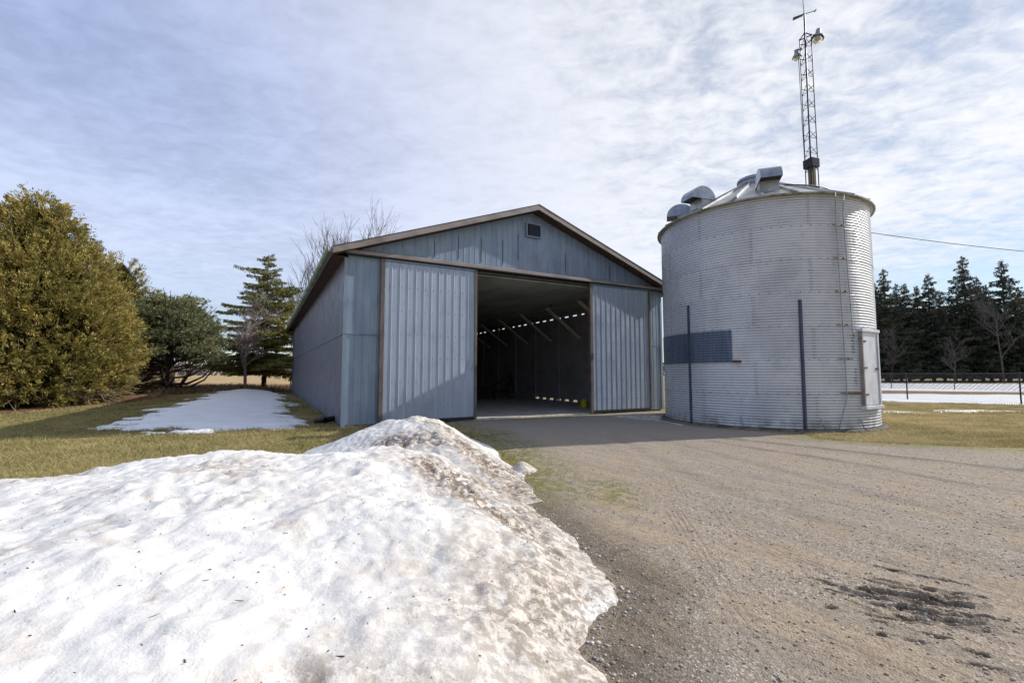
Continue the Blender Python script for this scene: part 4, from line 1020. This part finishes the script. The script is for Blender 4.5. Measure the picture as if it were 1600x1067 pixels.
# big cedar
def cedar(name, loc, H_, Rm, nclump, seed, label, ry=1.0):
    rg = np.random.default_rng(seed)
    root = empty(name, (*loc, 0)); tag(root, label, 'cedar')
    tt = [0,.03,.1,.2,.35,.5,.65,.8,.9,.96,1.]; rrp = [.66,.80,.88,.89,.85,.75,.61,.42,.28,.17,.02]
    def prof(t_, th):
        lump = 1+.14*fbm(th*1.6+7, t_*4.0, seed, 3)+.14*np.maximum(0, fbm(th*4.5, t_*5, seed+4, 2))
        return np.interp(t_, tt, rrp)*Rm*lump
    # clump positions by surface area
    t_ = rg.random(nclump*3); keep_ = rg.random(nclump*3) < np.interp(t_, tt, rrp)
    t_ = t_[keep_][:nclump]; th = rg.random(len(t_))*2*math.pi
    hole = fbm(th*3.2, t_*9, seed+20, 3) > .30; kp = ~(hole & (rg.random(len(t_)) < .75)); t_ = t_[kp]; th = th[kp]; n = len(t_)
    depth = 1-.24*rg.random(n)**1.6
    rad = prof(t_, th)*depth
    P0 = np.stack([rad*np.cos(th), rad*np.sin(th)*ry, .25+t_*H_*(1-.0*depth)], -1)
    out = np.stack([np.cos(th), np.sin(th), np.zeros(n)], -1)
    up = np.interp(t_, [0, .12, .4, 1], [-.15, .35, .8, 1.3])[:, None]
    D0 = out*.9+np.array([0,0,1])*up+.35*rg.normal(size=(n, 3)); D0 /= np.linalg.norm(D0, axis=1, keepdims=True)
    K = 34
    tng = np.cross(D0, rg.normal(size=(n, 3))); tng /= np.linalg.norm(tng, axis=1, keepdims=True)
    size = (.20+.22*rg.random(n))
    a = rg.random((n, K)); b = (rg.random((n, K))-.5)*2*(.25+.75*np.sin(a*math.pi*.85))
    C = P0[:, None]+D0[:, None]*(a*size[:, None]*1.7)[..., None]+tng[:, None]*(b*size[:, None]*.62)[..., None]+.03*rg.normal(size=(n, K, 3))
    D = D0[:, None]*1.+tng[:, None]*(b*.9)[..., None]+.35*rg.normal(size=(n, K, 3))
    ln = .10+.09*rg.random(n*K); wd = .030+.032*rg.random(n*K)
    V, F = flakes(C.reshape(-1, 3), D.reshape(-1, 3), np.repeat(tng, K, 0), ln, wd, rg)
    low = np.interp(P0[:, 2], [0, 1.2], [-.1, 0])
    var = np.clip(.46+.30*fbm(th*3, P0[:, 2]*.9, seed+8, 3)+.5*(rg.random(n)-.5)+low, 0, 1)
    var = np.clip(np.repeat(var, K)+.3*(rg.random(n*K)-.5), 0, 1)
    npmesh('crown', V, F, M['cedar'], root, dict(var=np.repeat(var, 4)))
    # dead inner twigs and stems, filling the inside
    mb = MB()
    for k in range(26):
        a = rg.random()*6.28; rr_ = rg.random()*Rm*.35
        mb.tube([(rr_*math.cos(a)*.5, rr_*math.sin(a)*.5, -.1), (rr_*math.cos(a), rr_*math.sin(a), H_*.4), (rr_*1.3*math.cos(a), rr_*1.3*math.sin(a), H_*(.6+.25*rg.random()))], [.12,.09,.03], 6)
    for k in range(2600):
        z = .15+rg.random()*H_*.93; a = rg.random()*6.28; pr = float(prof(np.array(z/H_), np.array(a)))
        p0 = Vector((pr*.35*math.cos(a), pr*.35*math.sin(a), max(.1, z-.5))); p1 = Vector((pr*.93*math.cos(a+.2), pr*.93*math.sin(a+.2)*ry, z+.2*rg.random()))
        mb.tube([p0, (p0+p1)/2+Vector((0,0,.1)), p1], [.03,.02,.008], 3, cap=False)
    mb.build('trunk', M['bark'], root)
    ic, icf = [], []
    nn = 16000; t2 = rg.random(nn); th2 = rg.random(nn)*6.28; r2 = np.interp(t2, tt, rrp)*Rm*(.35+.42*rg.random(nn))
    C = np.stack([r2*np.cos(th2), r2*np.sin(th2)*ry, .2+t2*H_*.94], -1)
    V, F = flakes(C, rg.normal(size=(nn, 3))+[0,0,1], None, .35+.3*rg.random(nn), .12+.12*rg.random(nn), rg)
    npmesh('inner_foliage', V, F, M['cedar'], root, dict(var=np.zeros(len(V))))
    # bare grey twigs sweeping out at the foot
    mb = MB()
    for k in range(130):
        a = rg.random()*6.28; p0 = Vector((Rm*.6*math.cos(a), Rm*.6*ry*math.sin(a), .35+.7*rg.random())); L_ = 1.2+1.6*rg.random()
        d = Vector((math.cos(a+.5*rg.normal()), math.sin(a+.5*rg.normal()), -.18+.12*rg.normal()))
        p = [p0]
        for s_ in range(4): d = (d+Vector(rg.normal(size=3)*.16)+Vector((0,0,.07*s_))).normalized(); p.append(p[-1]+d*L_/4)
        for q in p: q.z = max(q.z, .04)
        mb.tube(p, [.018,.014,.011,.008,.004], 4, cap=False)
        for s_ in (2, 3):
            e = (d+Vector(rg.normal(size=3)*.6)).normalized()*.4; q = p[s_]+e; q.z = max(q.z, .03); mb.tube([p[s_], q], [.008,.004], 3, cap=False)
    for k in range(90):
        a = rg.random()*6.28; f_ = .08+.8*rg.random(); pr = float(prof(np.array(f_), np.array(a)))
        p0 = Vector((pr*.8*math.cos(a), pr*.8*math.sin(a)*ry, .2+f_*H_)); d = Vector((math.cos(a)*.7+.3*rg.normal(), math.sin(a)*.7+.3*rg.normal(), .5+.4*rg.normal())).normalized(); L_ = .5+.5*rg.random()
        p1 = p0+d*L_*.55; p2 = p1+(d+Vector(rg.normal(size=3)*.25)).normalized()*L_*.5
        mb.tube([p0, p1, p2], [.016,.011,.005], 4, cap=False)
    tag(mb.build('dead_twigs', M['twigstem'], root), kind='stuff')
    return root
cedar('cedar_tree', (-21.9, 20.6), 9.4, 4.1, 4300, 401, 'huge rounded olive-green cedar at the left edge of the lawn', .9)
cedar('cedar_tree', (-24.9, 28.5), 8.6, 2.9, 1500, 402, 'cedar half hidden behind the huge one, its top showing on the right shoulder')

# round dark pine: boughs with needle tufts
def tuft_cloud(P0, D0, K, size, rg, ln0, wd0):
    n = len(P0)
    D = D0[:, None]*.7+rg.normal(size=(n, K, 3))*.65; D /= np.linalg.norm(D, axis=2, keepdims=True)
    C = P0[:, None]+D*size*.5*rg.random((n, K, 1))
    return flakes(C.reshape(-1, 3), D.reshape(-1, 3), None, ln0*(.7+.6*rg.random(n*K)), wd0*(.7+.6*rg.random(n*K)), rg)
def round_pine(loc, label):
    rg = np.random.default_rng(410); root = empty('pine_tree', (*loc, 0)); tag(root, label, 'pine')
    tb = MB(); tb.tube([(0,0,-.2),(.05,0,1.0),(-.05,.05,2.6),(.05,0,5.2)], [.34,.27,.2,.07], 10)
    Pt, Dt, vr = [], [], []
    nb = 92
    for k in range(nb):
        f = (k+.5)/nb; z = 2.15+4.55*f**.9; a = k*2.39996+rg.normal()*.2
        re = 3.05*math.sqrt(max(.03, 1-((z-3.5)/3.45)**2))*(.86+.22*rg.random())
        if z < 2.4: re *= .85+.1*rg.random()
        z0 = max(.9, z*.62-.3*rg.random())
        e = Vector((re*math.cos(a), re*math.sin(a), z)); s0 = Vector((0,0,z0)); m1 = s0.lerp(e, .5)+Vector((0,0,-.35 if z < 4 else -.1))
        pts_ = [Vector(p) for p in curve([s0, m1, e], 5)]
        tb.tube(pts_, list(np.linspace(.06, .012, len(pts_))), 5, cap=False)
        br_ = rg.random()
        for q in range(0):
            s = .42+.58*rg.random()**.6; c = pts_[min(len(pts_)-1, int(s*(len(pts_)-1)))]
            off = rg.normal(size=3)*[.42,.42,.24]*(.5+.7*s)
            Pt.append(np.array(c)+off); Dt.append(np.array([math.cos(a)*.6, math.sin(a)*.6, .75])); vr.append(np.clip(.25+.45*br_+.3*rg.normal()*.5+off[2]*.5, 0, 1))
    # rounded clumps of needles over a dome, thinner on the right so that sky shows through
    nc = 165; ph = rg.random(nc)*6.28; cz_ = rg.random(nc)**.8; 
    el_ = np.arcsin(np.clip(-.25+1.22*cz_, -.3, 1)); sh = .62+.40*rg.random(nc)**.6; sh *= 1+.10*rg.normal(size=nc)
    cc_ = np.stack([2.75*np.cos(el_)*np.cos(ph)*sh, 2.75*np.cos(el_)*np.sin(ph)*sh, 3.15+3.25*np.sin(el_)*sh], -1)
    cr_ = .34+.26*rg.random(nc); thin = np.where(np.cos(ph) > .55, .55, 1.)
    Pt, Dt, vr = [], [], []
    for c, r_, a, t__ in zip(cc_, cr_, ph, thin):
        m = int(46*t__*(r_/.45)**2); o_ = rg.normal(size=(m, 3)); o_ /= np.linalg.norm(o_, axis=1, keepdims=True); o_ *= (rg.random((m, 1))**.45)*r_*[1.25,1.25,.7]
        Pt.append(c+o_); Dt.append(o_/r_*.9+[math.cos(a)*.4, math.sin(a)*.4, .65]); vr.append(np.clip(.4+.5*(rg.random()-.5)+.3*(rg.random(m)-.5)+.5*o_[:, 2], 0, 1))
    Pt = np.concatenate(Pt); Dt = np.concatenate(Dt); vr = np.concatenate(vr); K = 16
    V, F = tuft_cloud(Pt, Dt, K, .26, rg, .17, .036)
    npmesh('crown', V, F, M['pine'], root, dict(var=np.repeat(np.array(vr), K*4)))
    for k in range(9):
        a = k*.7+.3; tb.tube([(0,0,.75+.1*(k % 3)), (1.0*math.cos(a),1.0*math.sin(a),.6+.25*(k % 2)), (1.9*math.cos(a),1.9*math.sin(a),1.1+.2*(k % 3)), (2.4*math.cos(a),2.4*math.sin(a),1.9)], [.10,.08,.05,.02], 6, cap=False)
    tb.build('trunk', M['bark'], root)
round_pine((-21.25, 28.3), 'round dark green pine with upswept low limbs left of the bare tree')

def conifer(root, H_, Rb, zb, levels, nb, rg, mat, fl, droop=.25, fill=1., gaps=0., shape=1.0, jitter=.25, bark='bark', up=0.0):
    tb = MB(); tb.tube([(0,0,-.3),(.04*H_/20,0,H_*.3),(0,.0,H_*.7),(0,0,H_*.99)], [.012*H_+.07,.009*H_+.05,.005*H_+.02,.012], 8)
    Cs, Ds, Ns, ls, ws, vs = [], [], [], [], [], []
    for i in range(levels):
        f = (i+.3*rg.random())/levels; z = z0_ = zb+(H_*.985-zb)*f
        rl = Rb*(1-f)**shape*(.82+.3*rg.random())+.12
        n = max(3, int(nb*(.55+.45*(1-f))))
        a0 = rg.random()*6.28
        for b in range(n):
            if rg.random() < gaps: continue
            a = a0+6.283*b/n+rg.normal()*.25; r_ = rl*(1+jitter*rg.normal()*.8); r_ = max(.15, r_)
            d2 = np.array([math.cos(a), math.sin(a), 0.])
            dr = droop*(1-f)*r_; rise = up*r_
            br_ = rg.random()
            m = max(3, int(r_/fl*2.6*fill)); 
            s = (.12+.88*rg.random(m)**.75)
            z = z0_; zz = z+rise*s-dr*s**1.3+.35*dr*s**4; hang = rg.random(m) < .6
            side = (rg.random(m)-.5)*2
            sw = .30*r_*(1-s*.72)+.04
            tng = np.array([-d2[1], d2[0], 0.])
            z = z0_+(rg.random()-.5)*.9*(H_-zb)/levels; zz = zz+z-z0_
            C = d2[None]*(r_*s)[:, None]+tng[None]*(side*sw)[:, None]; C[:, 2] = zz-abs(side)*sw*.25-np.where(hang, fl*.55*rg.random(m), -fl*.25*rg.random(m))
            D = d2[None]*.8+tng[None]*(side*1.1)[:, None]+np.where(hang, -1.5, .25)[:, None]*np.array([0,0,1.])*rg.random((m, 1))+.35*rg.normal(size=(m, 3))
            Cs.append(C); Ds.append(D); ls.append(fl*(.7+.7*rg.random(m))*(.6+.4*(1-f))); ws.append(fl*.34*(.7+.6*rg.random(m))*(.6+.4*(1-f)))
            vs.append(np.clip(.15+.55*br_+.45*(rg.random(m)-.5), 0, 1))
            if r_ > .5:
                q = [Vector((0,0,z)), Vector((*(d2[:2]*r_*.5), z+rise*.5-dr*.4)), Vector((*(d2[:2]*r_*.97), z+rise*.97-dr*.68))]
                tb.tube(q, [.012*r_+.012,.008*r_+.008,.006], 4, cap=False)
    C = np.concatenate(Cs); D = np.concatenate(Ds); ls = np.concatenate(ls); ws = np.concatenate(ws); v_ = np.concatenate(vs)
    V, F = flakes(C, D, None, ls, ws, rg)
    npmesh('crown', V, F, mat, root, dict(var=np.repeat(v_, 4)))
    tb.build('trunk', M[bark], root)
    return root
sp = empty('spruce_tree', (-20.1, 37.0, .1)); tag(sp, 'tall ragged olive spruce with gaps between its limbs beside the barn roof', 'spruce')
conifer(sp, 11.3, 3.7, 1.7, 30, 13, np.random.default_rng(425), M['spruce'], .25, .36, 11.0, .27, .62, .50, up=.18)

# dark spruce row beyond the paddock: four builds, copied
protos = []
for k, (h, rb, lv) in enumerate(((24,5.0,34), (22,4.6,32), (23,5.2,32), (21,4.4,30))):
    r_ = empty('spruce_tree'); conifer(r_, h, rb, 1.6+.6*(k % 2), lv, 13, np.random.default_rng(430+k), M['dspruce'], .60, .30, 7.0, .08, .84, .36, up=.10)
    protos.append(r_)
row = [  # x at its depth, depth, height factor, label
 (1389,80,.86,'dark spruce half hidden behind the right edge of the grain bin'),
 (1421,82,.83,'narrow dark spruce first clear of the grain bin, lower than its neighbours'),
 (1459,81,.86,'pointed dark spruce third from the bin with sky on both sides of its tip'),
 (1493,85,.80,'low dark spruce filling the gap left of the tallest one'),
 (1516,80,.96,'tallest dark spruce with a broad full top near the middle of the row'),
 (1549,84,.84,'dark spruce squeezed between the two tallest ones'),
 (1577,79,.95,'dark spruce second tallest with a loose open top near the right edge'),
 (1622,81,.92,'dark spruce cut by the right edge of the view'),
 (1372,84,.80,'dark spruce showing only its fringe beside the bin wall')]
used = 0
def put(i, px, dep, hf, label):
    global used
    k = i % 4
    o = protos[k] if used < 4 and protos[k].get('label') is None else copy_tree(protos[k])
    if o is protos[k]: used += 1
    x = (px-800)/711*.9975*dep
    o.location = (x, dep, 0); o.rotation_euler = (0,0,i*1.7); o.scale = (hf*1.02, hf*1.02, hf)
    tag(o, label, 'spruce', 'dark spruces in the row beyond the paddock')
for i, (px, dep, hf, lb) in enumerate(row): put(i, px, dep, hf, lb)
for i, (px, dep) in enumerate(((1384,93), (1408,92), (1440,94), (1476,92), (1505,95), (1536,93), (1563,95), (1600,92), (1655,90), (1690,86))):
    put(i+3, px, dep, .78+.07*(i % 3), 'dark spruce deep in the wood behind the front row of spruces')

# bare trees
def bare(root, H_, r0, mat, seed, spread=.55, nchild=4, depth=4, zfork=.25, upw=.25, rmin=.012, tl=.5, cl=1.):
    rg = random.Random(seed); mb = MB(); tw = MB()
    def grow(p, d, ln, r_, lv):
        pts_ = [p]; rs = [r_]
        for s in range(3):
            jj = .03 if lv == 0 else .13; d = (d+Vector((rg.gauss(0,jj), rg.gauss(0,jj), rg.gauss(0,.07)+upw*.3))).normalized(); p = p+d*ln/3; pts_.append(p); rs.append(max(rmin, r_*(1-.17*(s+1))))
        (mb if lv < 2 else tw).tube(pts_, rs, 8 if lv == 0 else (5 if lv == 1 else 3), cap=False)
        if lv >= depth: return
        for c in range((nchild+(1 if lv > 1 else 0)) if not (lv == 0 and cl < 1) else nchild*3):
            f = rg.uniform(.25 if lv else zfork*1.4, 1.0); i = min(2, int(f*3)); q = pts_[i].lerp(pts_[i+1], f*3-i)
            a = rg.random()*6.28; sd = Vector((math.cos(a), math.sin(a), rg.uniform(-.1,.5)))
            nd = (d*(1-spread*.6)+sd*spread+Vector((0,0,upw))).normalized()
            grow(q, nd, ln*rg.uniform(.5,.78)*(cl if lv == 0 else 1.), max(rmin, r_*rg.uniform(.42,.6)), lv+1)
    grow(Vector((0,0,-.1)), Vector((0,0,1)), H_*tl, r0, 0)
    mb.build('trunk', mat[0], root); tw.build('crown', mat[1], root)
b = empty('bare_tree', (-19.6, 33.6, .3)); tag(b, 'small leafless grey tree in front of the olive spruce', 'bare tree')
bare(b, 6.2, .12, (M['greybark'], M['paletwig']), 501, .72, 4, 4, .2, .12, .008, .8, .5)
b = empty('bare_tree', (-17.0, 49, 0)); tag(b, 'leafless tree rising behind the barn roof above the front left corner', 'bare tree')
bare(b, 16.6, .22, (M['greybark'], M['twig']), 510, .44, 5, 4, .4, .24, .0115)
b = empty('bare_tree', (-22.6, 50, 0)); tag(b, 'leafless tree showing lower, between the olive spruce and the barn roof', 'bare tree')
bare(b, 13.6, .2, (M['greybark'], M['twig']), 503, .55, 5, 4, .4, .26, .0115)
b = empty('bare_tree', (76.5, 71, 0)); tag(b, 'pale grey leafless tree in front of the spruces at the right edge', 'bare tree')
bare(b, 13, .11, (M['greytwig'], M['greytwig']), 504, .65, 4, 3, .25, .12, .014, .8, .5)
b = empty('bare_tree', (68, 70, 0)); tag(b, 'short leafless grey tree under the tallest spruce', 'bare tree')
bare(b, 7, .07, (M['greytwig'], M['greytwig']), 505, .65, 4, 3, .2, .14, .012, .75, .5)
b = empty('bare_tree', (60, 72, 0)); tag(b, 'low leafless brush-like tree just clear of the grain bin', 'bare tree')
bare(b, 8, .1, (M['bark'], M['greytwig']), 506, .65, 4, 3, .15, .14, .012, .75, .5)

# far woodland along the horizon
rg = np.random.default_rng(600); n = 26000
th = rg.random(n)*math.pi*1.1-.2; dist = 380+60*rg.random(n)
hh = 9+5*fbm(th*30, th*3, 610, 3); z = hh*rg.random(n)**.8
C = np.stack([-dist*np.cos(th), dist*np.sin(th), z], -1)
V, F = flakes(C, rg.normal(size=(n, 3))*[1,1,.6]+[0,0,.6], None, 2.5+2*rg.random(n), 1.0+rg.random(n), rg)
o = npmesh('woodland', V, F, M['wood'], None, dict(var=np.repeat(rg.random(n), 4))); tag(o, 'far-off grey wood along the horizon', 'woodland', kind='stuff')

# ------------------------------------------------------------------ light, sky, camera
SUN_AZ = (.9563, .2924); EL = R(32.5)
sun = bpy.data.lights.new('sun', 'SUN'); sun.energy = 4.6; sun.angle = R(.55); sun.color = (1, .95, .87)
so = bpy.data.objects.new('sun', sun); COL.objects.link(so)
dvec = Vector((SUN_AZ[0]*math.cos(EL), SUN_AZ[1]*math.cos(EL), math.sin(EL)))
so.rotation_euler = dvec.to_track_quat('Z', 'Y').to_euler(); so.location = dvec*60

w = bpy.data.worlds.new('World'); scn.world = w; w.use_nodes = True; nt = w.node_tree
for n in list(nt.nodes): nt.nodes.remove(n)
N_ = lambda t_, **k: (lambda x: [setattr(x, a, b) for a, b in k.items()] and x or x)(nt.nodes.new(t_))
out = nt.nodes.new('ShaderNodeOutputWorld'); bg = nt.nodes.new('ShaderNodeBackground'); bg.inputs[1].default_value = .108
sky = nt.nodes.new('ShaderNodeTexSky'); sky.sky_type = 'NISHITA'; sky.sun_disc = False
sky.sun_elevation = EL; sky.sun_rotation = math.atan2(SUN_AZ[0], SUN_AZ[1]); sky.air_density = 1.0; sky.dust_density = .12; sky.ozone_density = 2.0
tc = nt.nodes.new('ShaderNodeTexCoord'); lk = nt.links.new
def m_(op, a, b=0., c=None):
    x = nt.nodes.new('ShaderNodeMath'); x.operation = op
    for i, q in enumerate((a, b) if c is None else (a, b, c)):
        if isinstance(q, (int, float)): x.inputs[i].default_value = q
        else: lk(q, x.inputs[i])
    return x.outputs[0]
def mr(f, a, b, c=0., d=1.):
    x = nt.nodes.new('ShaderNodeMapRange'); x.interpolation_type = 'SMOOTHSTEP'
    for i, q in enumerate((a, b, c, d)): x.inputs[i+1].default_value = q
    lk(f, x.inputs[0]); return x.outputs[0]
sx = nt.nodes.new('ShaderNodeSeparateXYZ'); lk(tc.outputs['Generated'], sx.inputs[0])
zc = m_('ADD', m_('MAXIMUM', sx.outputs[2], 0.), .10)
cu = nt.nodes.new('ShaderNodeCombineXYZ'); lk(m_('DIVIDE', sx.outputs[0], zc), cu.inputs[0]); lk(m_('DIVIDE', sx.outputs[1], zc), cu.inputs[1])
def cn(scale, detail, rough, dist, rot, sc, off=(0,0,0)):
    mp = nt.nodes.new('ShaderNodeMapping'); mp.inputs['Rotation'].default_value = (0,0,rot); mp.inputs['Scale'].default_value = sc; mp.inputs['Location'].default_value = off
    lk(cu.outputs[0], mp.inputs[0]); x = nt.nodes.new('ShaderNodeTexNoise')
    x.inputs['Scale'].default_value = scale; x.inputs['Detail'].default_value = detail; x.inputs['Roughness'].default_value = rough; x.inputs['Distortion'].default_value = dist
    lk(mp.outputs[0], x.inputs['Vector']); return x.outputs['Fac']
big = cn(.35, 4, .5, .3, .5, (1,1,1), (1.3,.4,0)); rip = cn(3.0, 6, .6, .5, .6, (1,1.5,1)); cell = cn(11., 5, .62, .4, .2, (1,1.25,1), (3,1,0))
tot = m_('ADD', m_('ADD', m_('MULTIPLY', big, 1.0), m_('MULTIPLY', rip, .36)), m_('MULTIPLY', cell, .40))
elev = mr(sx.outputs[2], .0, .26)       # deck thins out towards the horizon, and unseen behind the view to cut fill
dp_ = nt.nodes.new('ShaderNodeVectorMath'); dp_.operation = 'DOT_PRODUCT'; lk(tc.outputs['Generated'], dp_.inputs[0]); dp_.inputs[1].default_value = dvec
glow = mr(dp_.outputs['Value'], -.15, .85)
flo = mr(glow, .72, 1.02, .80, .22)         # the deck is closed away from the sun and broken near it
tn = mr(tot, .64, 1.0)
tex = m_('ADD', flo, m_('MULTIPLY', tn, m_('SUBTRACT', 1., flo)))
cov = m_('MULTIPLY', m_('MULTIPLY', tex, m_('ADD', m_('MULTIPLY', elev, .74), .26)), mr(sx.outputs[1], -.7, .1, .6, 1.))

cc = nt.nodes.new('ShaderNodeMix'); cc.data_type = 'RGBA'; lk(glow, cc.inputs[0]); ca = nt.nodes.new('ShaderNodeMix'); ca.data_type = 'RGBA'; lk(mr(sx.outputs[2], .12, .52), ca.inputs[0]); ca.inputs[6].default_value = (6.3,7.1,9.1,1); ca.inputs[7].default_value = (3.9,4.7,7.2,1)
cb = nt.nodes.new('ShaderNodeMix'); cb.data_type = 'RGBA'; cb.blend_type = 'MULTIPLY'; cb.inputs[0].default_value = 1.; lk(ca.outputs[2], cb.inputs[6])
cg = nt.nodes.new('ShaderNodeCombineColor'); vv_ = m_('ADD', m_('MULTIPLY', tn, .14), .93)
for q in range(3): lk(vv_, cg.inputs[q])
lk(cg.outputs[0], cb.inputs[7]); lk(cb.outputs[2], cc.inputs[6]); cc.inputs[7].default_value = (8.7,8.8,9.2,1)
mx = nt.nodes.new('ShaderNodeMix'); mx.data_type = 'RGBA'; lk(cov, mx.inputs[0]); lk(sky.outputs[0], mx.inputs[6]); lk(cc.outputs[2], mx.inputs[7])
lk(mx.outputs[2], bg.inputs[0]); lk(bg.outputs[0], out.inputs[0])

cam = bpy.data.cameras.new('camera'); cam.sensor_width = 36; cam.lens = 16.0; cam.clip_start = .05; cam.clip_end = 4000
co_ = bpy.data.objects.new('camera', cam); COL.objects.link(co_); co_.location = (0,0,1.5); co_.rotation_euler = (R(90+4.02), 0, 0)
scn.camera = co_
vs_ = scn.view_settings; vs_.view_transform = 'Standard'; vs_.look = 'None'; vs_.gamma = 1; vs_.exposure = .06; vs_.use_curve_mapping = False
scn.render.film_transparent = False
try: scn.cycles.max_bounces = 8; scn.cycles.diffuse_bounces = 5
except Exception: pass
